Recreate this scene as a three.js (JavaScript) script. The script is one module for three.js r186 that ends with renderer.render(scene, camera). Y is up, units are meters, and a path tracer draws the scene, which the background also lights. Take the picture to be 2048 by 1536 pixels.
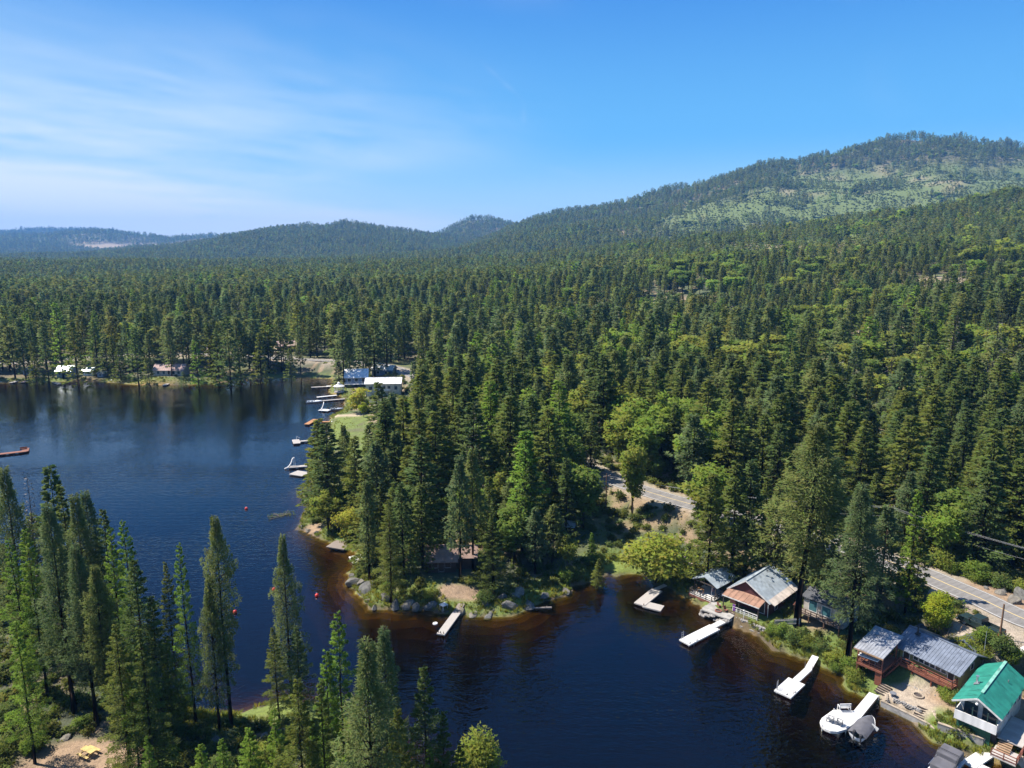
import * as THREE from 'three';
import { mergeGeometries } from 'three/addons/utils/BufferGeometryUtils.js';
import { RoundedBoxGeometry } from 'three/addons/geometries/RoundedBoxGeometry.js';

// ---------------------------------------------------------------- camera, sky, sun, exposure
const scene = new THREE.Scene();
const camera = new THREE.PerspectiveCamera(56.7, 4 / 3, 0.5, 16000);
camera.position.set(0, 60, 0);
camera.rotation.x = -10.5 * Math.PI / 180;          // drone looking slightly down the lake
const renderer = new THREE.WebGLRenderer({ antialias: true });
renderer.toneMapping = THREE.LinearToneMapping;
renderer.toneMappingExposure = 2.1;
renderer.shadowMap.enabled = true;

const sunAz = 76 * Math.PI / 180, sunEl = 57 * Math.PI / 180;   // ahead and to the left, morning height
const sunDir = new THREE.Vector3(-Math.sin(sunAz) * Math.cos(sunEl), Math.sin(sunEl), -Math.cos(sunAz) * Math.cos(sunEl));
const sun = new THREE.DirectionalLight(new THREE.Color().setRGB(1.0, 0.93, 0.84), 5.0);
sun.name = 'sun';
sun.position.copy(sunDir).multiplyScalar(900).add(new THREE.Vector3(0, 0, -250));
sun.target.position.set(0, 0, -250);
sun.castShadow = true;
sun.shadow.mapSize.set(4096, 4096);
Object.assign(sun.shadow.camera, { left: -400, right: 400, top: 400, bottom: -400, near: 10, far: 2500 });
scene.add(sun, sun.target);

// ---------------------------------------------------------------- numbers: seeded random and noise
function rng(seed) {
  let s = seed >>> 0;
  return () => { s = (s + 0x6d2b79f5) | 0; let t = Math.imul(s ^ (s >>> 15), 1 | s); t = (t + Math.imul(t ^ (t >>> 7), 61 | t)) ^ t; return ((t ^ (t >>> 14)) >>> 0) / 4294967296; };
}
function hash(ix, iy) { let h = Math.imul(ix, 374761393) + Math.imul(iy, 668265263); h = Math.imul(h ^ (h >>> 13), 1274126177); return ((h ^ (h >>> 16)) >>> 0) / 4294967296; }
const wrapi = (i, p) => p ? ((i % p) + p) % p : i;
function vnoise(x, y, p) {                      // value noise -1..1, period p cells when given
  const ix = Math.floor(x), iy = Math.floor(y), fx = x - ix, fy = y - iy;
  const s = fx * fx * (3 - 2 * fx), t = fy * fy * (3 - 2 * fy), x0 = wrapi(ix, p), x1 = wrapi(ix + 1, p), y0 = wrapi(iy, p), y1 = wrapi(iy + 1, p);
  const a = hash(x0, y0), b = hash(x1, y0), c = hash(x0, y1), d = hash(x1, y1);
  return (a + (b - a) * s + (c - a) * t + (a - b - c + d) * s * t) * 2 - 1;
}
function fbm(x, y, oct = 4, p = 0) {
  let v = 0, a = 0.5, f = 1;
  for (let i = 0; i < oct; i++) { v += a * vnoise(x * f + i * 17, y * f + i * 31, p ? p * f : 0); a *= 0.5; f *= 2; }
  return v;
}
const clamp = (v, a = 0, b = 1) => Math.min(b, Math.max(a, v));
const sm = (a, b, v) => { const t = clamp((v - a) / (b - a)); return t * t * (3 - 2 * t); };
const mix = (a, b, t) => a + (b - a) * t;
const mix3 = (a, b, t) => [mix(a[0], b[0], t), mix(a[1], b[1], t), mix(a[2], b[2], t)];

const SKYC = { hor: [0.33, 0.45, 0.51], low: [0.078, 0.265, 0.48], mid: [0.014, 0.108, 0.36], zen: [0.03, 0.098, 0.27], cloud: [0.46, 0.495, 0.515] };
// ---------------------------------------------------------------- the sky: clear spring air with thin cirrus
{
  const W = 2048, Hh = 1024, data = new Float32Array(W * Hh * 4);
  const DEG = 180 / Math.PI;
  for (let j = 0; j < Hh; j++) {
    const el = ((j + 0.5) / Hh - 0.5) * Math.PI, y = Math.sin(el), e = Math.max(0, el * DEG);
    for (let i = 0; i < W; i++) {
      const az = ((i + 0.5) / W - 0.5) * 2 * Math.PI, x = Math.cos(az) * Math.cos(el), z = Math.sin(az) * Math.cos(el);
      const cs = x * sunDir.x + y * sunDir.y + z * sunDir.z, ang = Math.acos(clamp(cs, -1, 1)) * DEG;
      let c = mix3(SKYC.hor, SKYC.low, sm(0, 9, e));
      c = mix3(c, SKYC.mid, sm(5, 24, e));
      c = mix3(c, SKYC.zen, sm(20, 75, e));
      const glow = Math.exp(-ang / 20) * 0.3;
      c = [c[0] + glow * 0.75, c[1] + glow * 0.8, c[2] + glow * 0.8];
      // cirrus: long streaks on a flat layer high overhead
      if (e > 0.2) {
        const k = 1 / Math.max(0.05, Math.tan(el) + 0.07), px = x / Math.cos(el) * k, pz = z / Math.cos(el) * k;
        const a0 = 0.85, rx = px * Math.cos(a0) - pz * Math.sin(a0), rz = px * Math.sin(a0) + pz * Math.cos(a0);
        const wx = rx + 0.5 * fbm(px * 0.7 + 9, pz * 0.7, 3), wz = rz + 0.35 * fbm(px * 0.6, pz * 0.6 + 5, 3);
        const veil = fbm(wx * 0.5 + 3.1, wz * 0.7 + 1.7, 4), streak = fbm(wx * 1.1 + 11, wz * 2.4 + 4, 5), fine = fbm(wx * 3.2 + 1, wz * 7 + 2, 4);
        const ad = Math.atan2(x, -z) * DEG, az2 = ad, bank = sm(8, -26, ad + e * 0.9 + 16 * fbm(px * 0.3 + 2, pz * 0.3, 3)) * sm(-150, -70, ad);
        let d = bank * sm(-0.45, 0.55, veil * 0.8 + streak * 0.28 + fine * 0.22 + 0.3) * sm(17, 5, e + 5 * veil) + 0.10 * sm(0.15, 0.6, streak) * sm(0.0, 0.4, veil);
        d = clamp(d * 0.9 + bank * sm(12, 0, e) * (0.62 + 0.3 * veil));
        // an old vapour trail, spread thin
        const tr = az2 - mix(-3.2, 0.9, clamp((14.6 - e) / 3.4)); if (e > 9 && e < 14.6) d = Math.max(d, 0.16 * Math.exp(-tr * tr / 0.03) * sm(9, 10, e) * sm(14.6, 13, e) * (0.6 + 0.8 * fine));
        c = mix3(c, SKYC.cloud, d * 0.9);
      }
      const o = (j * W + i) * 4;
      data[o] = c[0]; data[o + 1] = c[1]; data[o + 2] = c[2]; data[o + 3] = 1;
    }
  }
  const t = new THREE.DataTexture(data, W, Hh, THREE.RGBAFormat, THREE.FloatType);
  t.mapping = THREE.EquirectangularReflectionMapping; t.magFilter = t.minFilter = THREE.LinearFilter; t.needsUpdate = true;
  scene.background = t; scene.environment = t;
}

// ---------------------------------------------------------------- naming helpers
const taken = new Map();
function numbered(name) { const n = taken.get(name) ?? 0; taken.set(name, n + 1); return n ? name + '_' + String(n).padStart(3, '0') : name; }
function tag(o, label, category, group) { o.userData.label = label; o.userData.category = category; if (group) o.userData.group = group; return o; }
function shade(o) { o.traverse((m) => { if (m.isMesh) { m.castShadow = true; m.receiveShadow = true; } }); return o; }
function thing(name, label, category, x, y, z, turn = 0, group) {
  const o = new THREE.Group(); o.name = numbered(name); o.position.set(x, y, z); o.rotation.y = turn; scene.add(o);
  return tag(o, label, category, group);
}
function part(parent, name, geo, mat, label) {
  const m = new THREE.Mesh(Array.isArray(geo) ? mergeGeometries(geo.map((g) => g.index ? g.toNonIndexed() : g).map(plain)) : geo, mat);
  m.name = name; m.castShadow = m.receiveShadow = true; parent.add(m); if (label) m.userData.label = label; return m;
}
function plain(g) { for (const k of Object.keys(g.attributes)) if (!['position', 'normal', 'uv'].includes(k)) g.deleteAttribute(k); return g; }
function structure(name, geo, mat, kind = 'structure') {
  const m = new THREE.Mesh(geo, mat); m.name = numbered(name); m.userData.kind = kind; m.castShadow = m.receiveShadow = true; scene.add(m); return m;
}
const rgb = (r, g, b) => new THREE.Color().setRGB(r, g, b);
const std = (c, rough = 0.85, extra = {}) => new THREE.MeshStandardMaterial({ color: rgb(...c), roughness: rough, ...extra });

// grain textures, in metres through uv
function grainTexture(n, fn, rep = 1) {
  const d = new Uint8Array(n * n * 4);
  for (let j = 0; j < n; j++) for (let i = 0; i < n; i++) { const c = fn(i / n, j / n), o = (j * n + i) * 4; d[o] = clamp(c[0]) * 255; d[o + 1] = clamp(c[1]) * 255; d[o + 2] = clamp(c[2]) * 255; d[o + 3] = 255; }
  const t = new THREE.DataTexture(d, n, n); t.wrapS = t.wrapT = THREE.RepeatWrapping; t.magFilter = t.minFilter = THREE.LinearFilter; t.repeat.set(rep, rep); t.needsUpdate = true; return t;
}

// ---------------------------------------------------------------- plan of the lake and the road, in metres
const LAKE = [[90,40],[78,-30],[66,-62],[61,-73.5],[58.1,-75.5],[56.0,-76.0],[54.5,-77.1],[53.2,-77.9],[52.7,-80.5],[51.6,-84.1],[50.5,-85.5],[49.9,-87.1],[48.8,-88.7],[47.0,-90.3],[46.9,-93.2],[45.6,-95.1],[44.5,-96.9],[42.4,-98.2],[40.0,-99.6],[39.0,-102.7],[39.4,-105.0],[36.6,-108.1],[36.3,-109.8],[34.8,-109.3],[32.1,-111.3],[32.5,-113.0],[31.1,-116.8],[28.8,-120.0],[26.1,-122.6],[25.1,-125.7],[22.5,-126.1],[19.8,-125.5],[18.8,-127.8],[16.6,-125.0],[14.4,-122.2],[11.0,-121.6],[10.0,-117.5],[5.8,-115.8],[0.8,-110.9],[-2.4,-110.1],[-7.8,-110.8],[-10.9,-110.9],[-14.7,-111.9],[-18.9,-112.1],[-21.5,-112.8],[-24.3,-112.1],[-25.1,-114.4],[-27.7,-118.4],[-30.2,-122.8],[-30.8,-126.3],[-30.4,-130.0],[-30.3,-134.2],[-33.2,-137.4],[-37.8,-141.2],[-41.3,-143.6],[-44.0,-145.8],[-46.6,-147.8],[-47.6,-152.8],[-48.5,-158.5],[-50.7,-167.0],[-53.0,-182.7],[-55.0,-198.8],[-58.2,-217.8],[-61.9,-232.4],[-65.0,-245.8],[-67.2,-257.5],[-64.9,-266.0],[-66.2,-275.9],[-69.2,-289.5],[-74.1,-298.0],[-79.8,-304.6],[-81.7,-317.5],[-86.4,-338.3],[-101.2,-341.1],[-112.4,-339.7],[-132.3,-331.5],[-139.8,-326.3],[-153.6,-321.2],[-173.1,-322.5],[-197.2,-331.5],[-210.0,-331.5],[-221.3,-328.9],[-238.7,-326.3],[-300,-318],[-430,-300],[-430,-175],[-260,-158],[-180,-152],[-127,-139],[-95,-123],[-72,-108.5],[-57,-97],[-47,-88],[-41,-84.6],[-36.7,-84.4],[-34.3,-85.4],[-31,-87.7],[-25,-86],[-18,-80],[-9,-72],[-1,-63],[14,-52],[40,-38],[52,0],[55,40]];
const ROAD = [[92,-60],[86,-76],[81.9,-90.7],[76.5,-98.1],[74.1,-104.6],[72.1,-109.0],[70.3,-113.2],[66.0,-119.8],[59.7,-128.0],[53.5,-134.3],[44.9,-142.5],[34.4,-152.7],[25.9,-163.3],[21.4,-171.1],[13.1,-187.6],[-1.4,-214.1],[-12.9,-242.4],[-29.5,-286.2],[-53.1,-333.1],[-65.7,-350.0],[-82.5,-358.3],[-99.1,-363.4],[-122.0,-370.5],[-165.1,-385.5],[-190.6,-387.5],[-210.5,-383.6],[-237.3,-361.7],[-255.9,-351.6],[-300,-345],[-420,-330]];
function segDist(x, z, pts, closed) {
  let best = 1e18, at = 0, tt = 0;
  for (let i = 0, n = pts.length - (closed ? 0 : 1); i < n; i++) {
    const a = pts[i], b = pts[(i + 1) % pts.length], dx = b[0] - a[0], dz = b[1] - a[1];
    const t = clamp(((x - a[0]) * dx + (z - a[1]) * dz) / (dx * dx + dz * dz)), ex = a[0] + dx * t - x, ez = a[1] + dz * t - z, d = ex * ex + ez * ez;
    if (d < best) { best = d; at = i; tt = t; }
  }
  return [Math.sqrt(best), at, tt];
}
function insidePoly(x, z, p) {
  let c = false;
  for (let i = 0, j = p.length - 1; i < p.length; j = i++) if ((p[i][1] > z) !== (p[j][1] > z) && x < ((p[j][0] - p[i][0]) * (z - p[i][1])) / (p[j][1] - p[i][1]) + p[i][0]) c = !c;
  return c;
}
const lakeDist = (x, z) => {                   // metres from the waterline, negative in the lake
  if (z < -700 || x > 420 || x < -900) return 400;
  const d = segDist(x, z, LAKE, true)[0], s = insidePoly(x, z, LAKE) ? -d : d; return Math.abs(s) < 9 ? s + 1.1 * fbm(x / 3.2, z / 3.2, 3) * (1 - Math.abs(s) / 9) : s;
};
const roadY = (x, z) => mix(6.2, 5.2, clamp((-z - 90) / 200));
const PADS = [[53.9,-86.6,2.9,1.15,1.6],[57.5,-88.5,2.5,1.2,2],[60,-92,3.5,3.6,3],[59.5,-80.5,4.5,1.75,2.5],[54.3,-77.9,1.3,0.35,0.9],[56.3,-76.2,1.2,0.35,0.9],[40.5,-111.5,5,1.35,3],[34.8,-116.2,3.2,0.8,1.5],[49.5,-104,3,2.2,3],[-12.5,-123,6,2.6,5],[68.5,-94.5,4.2,6.0,3],[-69,-312,8,1.9,6],[-53,-290,9,2,6],[-162,-334,9,2.6,6],[-50,-75,5,1.3,5]];
const LAWN = [[-57.2,-214.2],[-60.9,-228.5],[-63.9,-241.7],[-65.1,-250.9],[-61.9,-257.3],[-52.0,-254.0],[-40.2,-195.5],[-46.5,-190.7],[-55.3,-203.1]];

// ridges of the far country: [x, z, height] along the crest, and how wide the flank is
const RIDGES = [
  { w: 1500, p: 1.25, pts: [[2600, -2750, 370], [1931, -2800, 400], [1700, -2800, 422], [1515, -2800, 442], [1380, -2820, 428], [1250, -2850, 404], [1010, -2900, 365], [767, -3000, 292], [480, -3100, 230], [167, -3200, 172], [-31, -3250, 95], [-200, -3300, 40]] },
  { w: 760, p: 1.1, pts: [[1300, -1000, 190], [769, -1100, 118], [612, -1150, 90], [476, -1200, 64], [283, -1280, 40], [120, -1330, 22]] },
  { w: 1300, p: 1.15, pts: [[-2120, -4000, 20], [-1600, -3900, 90], [-1390, -3850, 118], [-1240, -3850, 152], [-1080, -3800, 178], [-980, -3800, 164], [-870, -3800, 184], [-760, -3800, 166], [-600, -3850, 140], [-480, -3900, 118], [-250, -4000, 80]] },
  { w: 1100, p: 1.2, pts: [[-700, -4700, 80], [-420, -4600, 165], [-260, -4600, 232], [-130, -4600, 222], [0, -4700, 170], [200, -4800, 120]] },
  { w: 1800, p: 1.1, pts: [[-5200, -5900, 150], [-4300, -6000, 175], [-3600, -6000, 185], [-3300, -6000, 205], [-3050, -6000, 178], [-2900, -6000, 140], [-2500, -6000, 172], [-2250, -6000, 155], [-1900, -6100, 60]] },
  { w: 2600, p: 1.1, pts: [[-7400, -8300, 160], [-6000, -8300, 240], [-5300, -8300, 300], [-4700, -8300, 285], [-4100, -8300, 180], [-3000, -8300, 60]] },
];
function farLand(x, z) {
  if (z > -350 && x < 150) return 0;
  let h = 0;
  for (const r of RIDGES) {
    const [d, i, t] = segDist(x, z, r.pts, false);
    if (d > r.w) continue;
    const top = mix(r.pts[i][2], r.pts[i + 1][2], t), q = 1 - d / r.w;
    const v = top * Math.pow(q, r.p) * (1 + 0.75 * (1 - q) * fbm(x / 420 + 3, z / 420, 4) + 0.09 * fbm(x / 160, z / 160 + 9, 3));
    h = h + v - Math.min(h, v) * 0.85 * (Math.min(h, v) > 0 ? 1 : 0);
  }
  return h;
}
function landInfo(x, z) {
  const d = lakeDist(x, z), rd = (z > -700 && x < 400) ? segDist(x, z, ROAD, false)[0] : 999;
  let h;
  if (d < 0) {
    const q = -d, n = fbm(x / 5, z / 5, 3);
    h = -(0.10 + 0.24 * Math.min(q, 5) + 0.36 * Math.max(0, Math.min(q - 5, 14))) + n * 0.35 * sm(0, 3, q);
    h = Math.min(h, -0.06);
  } else {
    const bank = 0.12 + 0.95 * sm(0, 2.6, d) + 3.6 * sm(4, 38, d), n1 = fbm(x / 9, z / 9, 3) * 0.55 * sm(1, 8, d);
    const n2 = fbm(x / 60 + 5, z / 60 + 2, 4) * 5.5 * sm(18, 80, d), n3 = (fbm(x / 330 + 1, z / 330 + 8, 3) + 0.35) * 16 * sm(90, 420, d);
    h = Math.max(0.25, bank + n1 + n2 + Math.max(-3, n3));
    // the right-hand country climbs away from the lake
    h += 26 * sm(60, 420, x - 20 + (-z - 100) * 0.12) * sm(8, 60, rd);
    h += farLand(x, z);
    const w = 1 - sm(4.2, 11, rd); h = mix(h, roadY(x, z) - 0.12, w);
    for (const p of PADS) { const q = Math.hypot(x - p[0], z - p[1]); if (q < p[2] + p[4]) h = mix(h, p[3], 1 - sm(p[2], p[2] + p[4], q)); }
  }
  return [h, d, rd];
}
const groundY = (x, z) => landInfo(x, z)[0];

// ---------------------------------------------------------------- the ground: one sheet to the horizon
const C = { mud: [0.085, 0.064, 0.036], sand: [0.25, 0.155, 0.055], silt: [0.06, 0.05, 0.03], grass: [0.105, 0.15, 0.03], lawn: [0.135, 0.175, 0.032], duff: [0.105, 0.082, 0.05], moss: [0.085, 0.105, 0.033], dirt: [0.27, 0.19, 0.125], gravel: [0.33, 0.275, 0.22], rock: [0.25, 0.235, 0.215], brush: [0.108, 0.145, 0.034], straw: [0.28, 0.22, 0.135], wood: [0.05, 0.068, 0.035], sand2: [0.42, 0.34, 0.25], cut: [0.30, 0.235, 0.18] };
const CLEAR = [[95,-560,60,40],[330,-900,120,70],[300,-1180,200,60],[-140,-3420,150,110],[-2750,-5300,500,300],[-2300,-5400,350,250],[-170,-400,45,28],[-20,-420,26,14],[150,-330,22,14],[330,-520,60,26],[430,-640,70,40],[240,-700,50,30],[120,-270,12,9],[210,-400,26,16]];     // dry openings in the forest: [x, z, radius x, radius z]
const azim = (x, z) => Math.atan2(x, -z) * 180 / Math.PI;
function brushAt(x, z, h) {          // the logged, brushy band across the mountain's face
  if (z > -1500 || x < 300 || z < -3300) return 0;
  const a = azim(x, z), n = fbm(x / 260, z / 260 + 4, 4), m = fbm(x / 90 + 7, z / 90, 3);
  const top = mix(175, 365, sm(10, 27, a)), low = mix(90, 130, sm(10, 27, a)) ;
  return sm(9, 14, a) * sm(low - 45, low + 15, h + n * 90) * (1 - sm(top - 40, top + 25, h + n * 80)) * sm(-0.6, -0.2, m + 0.25);
}
function strawAt(x, z) {
  let v = 0;
  for (const c of CLEAR) { const q = Math.hypot((x - c[0]) / c[2], (z - c[1]) / c[3]) + 0.45 * fbm(x / (c[2] * 0.5), z / (c[3] * 0.5), 3); v = Math.max(v, 1 - sm(0.75, 1.1, q)); }
  return v;
}
function groundColor(x, z, h, d, rd) {
  const n1 = fbm(x / 4, z / 4, 4), n2 = fbm(x / 22 + 4, z / 22, 4), n3 = fbm(x / 140, z / 140 + 3, 4);
  if (d < 0) return mix3(mix3(C.mud, C.sand, sm(0.2, 1.0, -d + n1 * 1.5)), C.silt, sm(0.0, 0.5, n2 + n1 * 0.5) * 0.8);
  let c = mix3(mix3(C.duff, C.wood, sm(-0.3, 0.3, n3 - n1 * 0.4)), C.moss, sm(-0.25, 0.35, n2 + n1 * 0.6));
  c = mix3(c, C.dirt, sm(0.15, 0.5, n3 * 0.7 + n1) * 0.8);
  c = mix3(c, C.grass, sm(9, 3, d + n1 * 5) * sm(-0.6, -0.1, n2 + n1));
  c = mix3(c, C.mud, sm(1.0, 0.2, d + n1 * 1.5) * sm(-0.1, 0.3, n2));
  c = mix3(c, C.gravel, sm(6.0, 4.2, rd + n1 * 2.5) * 0.8);
  if (z < -500) {
    c = mix3(c, C.grass, sm(120, 320, x) * sm(-1500, -900, z) * sm(-0.35, 0.2, n2 + n3) * 0.8);
    const b = brushAt(x, z, h); c = mix3(c, mix3(C.brush, C.straw, sm(0.22, 0.5, n3 + n2 * 0.35) * 0.7), b);
  }
  const s = strawAt(x, z); c = mix3(c, mix3(C.straw, C.cut, sm(-0.2, 0.3, n2)), s);
  if (insidePoly(x, z, LAWN)) c = mix3(C.lawn, mix3(C.grass, C.duff, sm(0.1, 0.4, n1) * 0.6), sm(-0.25, 0.4, n2 + n1 * 0.7));
  for (const p of BARE) { const q = Math.hypot((x - p[0]) / p[2], (z - p[1]) / p[3]) + 0.3 * n1; c = mix3(c, p[4] === 'grass' ? C.grass : p[4] === 'lawn' ? C.lawn : C[p[4] ?? 'dirt'], 1 - sm(0.75, 1.1, q)); }
  return c;
}
const BARE = [[-50,-73.5,8,5,"dirt"],[53.3,-86,5,3.4,"gravel"],[62,-84.5,7,4,"dirt"],[81,-105,9,7,"dirt"],[68.5,-94,5,5,"gravel"],[-8,-115,5,2.2,"dirt"],[-43,-147,3,2,"dirt"],[-60.2,-254,6,3,"sand2"],[22,-127.5,5,2.2,"lawn"],[48,-94,3.5,9,"grass"],[-28,-84,9,2.5,"lawn"],[-62,-250,3,3,"lawn"]];      // worn and mown patches: [x, z, radius x, radius z, what shows]
const PAVED = [[53.3,-86,4.6],[56.6,-89,5],[60.5,-80.5,4.6],[40,-111,5.2],[34.2,-110.3,3.6],[34.6,-116.3,3.6],[48.5,-104.5,4],[-12.5,-123.5,5.5],[68.5,-94.5,3.8],[51,-91,3]];    // kept clear of weeds: [x, z, radius]
function axis(from, to, fineA, fineB, step, grow) {
  const out = []; for (let v = fineA; v <= fineB; v += step) out.push(v);
  for (let v = fineB, s = step; v < to;) { s *= grow; v += s; out.push(v); }
  for (let v = fineA, s = step; v > from;) { s *= grow; v -= s; out.unshift(v); }
  return out;
}
{
  const xs = axis(-9500, 9500, -100, 96, 1.15, 1.042), zs = axis(-10500, 90, -152, -40, 1.15, 1.021);
  const nx = xs.length, nz = zs.length, pos = new Float32Array(nx * nz * 3), col = new Float32Array(nx * nz * 3), uv = new Float32Array(nx * nz * 2), idx = new Uint32Array((nx - 1) * (nz - 1) * 6);
  for (let j = 0, o = 0; j < nz; j++) for (let i = 0; i < nx; i++, o++) {
    const x = xs[i], z = zs[j], [h, d, rd] = landInfo(x, z), c = groundColor(x, z, h, d, rd);
    pos[o * 3] = x; pos[o * 3 + 1] = h; pos[o * 3 + 2] = z; col.set(c, o * 3); uv[o * 2] = x; uv[o * 2 + 1] = z;
  }
  for (let j = 0, o = 0; j < nz - 1; j++) for (let i = 0; i < nx - 1; i++) { const a = j * nx + i, b = a + nx; idx[o++] = a; idx[o++] = b; idx[o++] = a + 1; idx[o++] = a + 1; idx[o++] = b; idx[o++] = b + 1; }
  const g = new THREE.BufferGeometry();
  g.setAttribute('position', new THREE.BufferAttribute(pos, 3)); g.setAttribute('color', new THREE.BufferAttribute(col, 3)); g.setAttribute('uv', new THREE.BufferAttribute(uv, 2)); g.setIndex(new THREE.BufferAttribute(idx, 1)); g.computeVertexNormals();
  const litter = grainTexture(512, (u, v) => { const a = fbm(u * 64, v * 64, 4, 64), b = fbm(u * 12 + 3, v * 12, 4, 12), k = 0.78 + 0.34 * a + 0.22 * b; return [k * 1.02, k, k * 0.94]; }, 1 / 7);
  structure('ground', g, new THREE.MeshStandardMaterial({ color: rgb(1.15, 1.15, 1.15), vertexColors: true, roughness: 0.95, map: litter, bumpMap: litter, bumpScale: 0.12 }));
}

// ---------------------------------------------------------------- the lake: a rippled surface over tea-brown water that thickens with depth
{
  const box = (y) => { const s = new THREE.PlaneGeometry(560, 400); s.rotateX(-Math.PI / 2); s.translate(-150, y, -170); const p = s.attributes.position, u = s.attributes.uv; for (let i = 0; i < p.count; i++) u.setXY(i, p.getX(i), p.getZ(i)); return s; };
  const ripple = grainTexture(1024, (u, v) => {
    const w = 0.35 * fbm(u * 8, v * 8, 3, 8), k = 0.5 + 0.27 * vnoise(u * 60 + w, v * 150 + 2 * w, 30) + 0.22 * vnoise(u * 140, v * 280, 140) + 0.22 * vnoise(u * 26, v * 46, 2);
    const calm = 0.45 + 0.75 * sm(-0.25, 0.35, fbm(u * 3 + 1.5, v * 3, 3, 3)); const q = 0.5 + (k - 0.5) * calm; return [q, q, q];
  }, 1 / 52);
  const water = new THREE.MeshPhysicalMaterial({ color: rgb(1, 1, 1), transmission: 1, thickness: 0, ior: 1.45, roughness: 0.03, bumpMap: ripple, bumpScale: 0.06 });
  const lake = structure('lake_water', box(0), water);
  const tea = new THREE.MeshPhysicalMaterial({ color: rgb(0.70, 0.65, 0.42), transmission: 1, thickness: 0, ior: 1.0, roughness: 0.0, specularIntensity: 0 });
  for (const y of [-0.03, -0.14, -0.32, -0.6, -1.05, -1.7, -2.6, -3.6]) { const m = part(lake, 'water_layer', box(y), tea); m.userData.kind = 'structure'; }
}

// ---------------------------------------------------------------- the road, following the shore
const ROADC = new THREE.CatmullRomCurve3(ROAD.map((p) => new THREE.Vector3(p[0], roadY(p[0], p[1]), p[1])), false, 'catmullrom', 0.4);
function ribbon(from, to, lift, n = 420) {
  const pos = [], uv = [], idx = [];
  for (let i = 0; i <= n; i++) {
    const t = i / n, p = ROADC.getPoint(t), q = ROADC.getTangent(t), l = Math.hypot(q.x, q.z), nx = -q.z / l, nz = q.x / l;
    for (const w of [from, (from + to) / 2, to]) { pos.push(p.x + nx * w, p.y + lift - Math.abs(w) * 0.015, p.z + nz * w); uv.push(w, t * 620); }
    if (i < n) { const a = i * 3; idx.push(a, a + 1, a + 3, a + 1, a + 4, a + 3, a + 1, a + 2, a + 4, a + 2, a + 5, a + 4); }
  }
  const g = new THREE.BufferGeometry(); g.setAttribute('position', new THREE.Float32BufferAttribute(pos, 3)); g.setAttribute('uv', new THREE.Float32BufferAttribute(uv, 2)); g.setIndex(idx); g.computeVertexNormals();
  if (g.attributes.normal.getY(0) < 0) { const ix = g.index.array; for (let i = 0; i < ix.length; i += 3) { const k = ix[i]; ix[i] = ix[i + 2]; ix[i + 2] = k; } g.computeVertexNormals(); }
  return g;
}
{
  const tar = grainTexture(256, (u, v) => { const k = 0.80 + 0.22 * fbm(u * 40, v * 40, 3, 40) + 0.24 * fbm(u * 5, v * 5, 4, 5) - 0.28 * sm(0.02, 0.0, Math.abs(fbm(u * 4 + 9, v * 4, 4, 4))); return [k, k * 0.985, k * 0.96]; }, 1 / 5);
  const road = structure('road', ribbon(-3.0, 3.0, 0), new THREE.MeshStandardMaterial({ color: rgb(0.205, 0.197, 0.188), roughness: 0.9, map: tar }));
  part(road, 'centre_line', ribbon(-0.1, 0.1, 0.012), std([0.46, 0.35, 0.16], 0.85));
  part(road, 'edge_line', ribbon(-2.78, -2.66, 0.012), std([0.46, 0.45, 0.42], 0.85));
  part(road, 'edge_line', ribbon(2.66, 2.78, 0.012), std([0.46, 0.45, 0.42], 0.85));
}

// ---------------------------------------------------------------- trees
// A crown is many needle sprays or leaves: small triangles set along branches, each with its own tilt.
class Leaves {
  constructor() { this.p = []; this.n = []; this.c = []; }
  spray(px, py, pz, dx, dy, dz, len, wid, R, out, tint) {
    const l = Math.hypot(dx, dy, dz) || 1; dx /= l; dy /= l; dz /= l;
    let ax = R() - 0.5, ay = R() - 0.5, az = R() - 0.5; const k = ax * dx + ay * dy + az * dz; ax -= k * dx; ay -= k * dy; az -= k * dz;
    const m = Math.hypot(ax, ay, az) || 1; ax *= wid / m / 2; ay *= wid / m / 2; az *= wid / m / 2;
    const bx = px + dx * len * 0.35, by = py + dy * len * 0.35, bz = pz + dz * len * 0.35, ex = px + dx * len, ey = py + dy * len, ez = pz + dz * len;
    let nx = dy * az - dz * ay, ny = dz * ax - dx * az, nz = dx * ay - dy * ax; const q = Math.hypot(nx, ny, nz) || 1; nx /= q; ny /= q; nz /= q;
    if (nx * out[0] + ny * out[1] + nz * out[2] < 0) {      // wound so that the face looks outward
      nx = -nx; ny = -ny; nz = -nz; this.p.push(px - ax, py - ay, pz - az, bx + ax * 1.6, by + ay * 1.6, bz + az * 1.6, ex, ey, ez);
    } else this.p.push(px - ax, py - ay, pz - az, ex, ey, ez, bx + ax * 1.6, by + ay * 1.6, bz + az * 1.6);
    nx = nx * 0.6 + out[0] * 0.6; ny = ny * 0.6 + out[1] * 0.6; nz = nz * 0.6 + out[2] * 0.6; const w = Math.hypot(nx, ny, nz) || 1;
    for (let i = 0; i < 3; i++) { this.n.push(nx / w, ny / w, nz / w); this.c.push(tint[0], tint[1], tint[2]); }
  }
  geo() { const g = new THREE.BufferGeometry(); g.setAttribute('position', new THREE.Float32BufferAttribute(this.p, 3)); g.setAttribute('normal', new THREE.Float32BufferAttribute(this.n, 3)); g.setAttribute('color', new THREE.Float32BufferAttribute(this.c, 3)); return g; }
}
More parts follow.
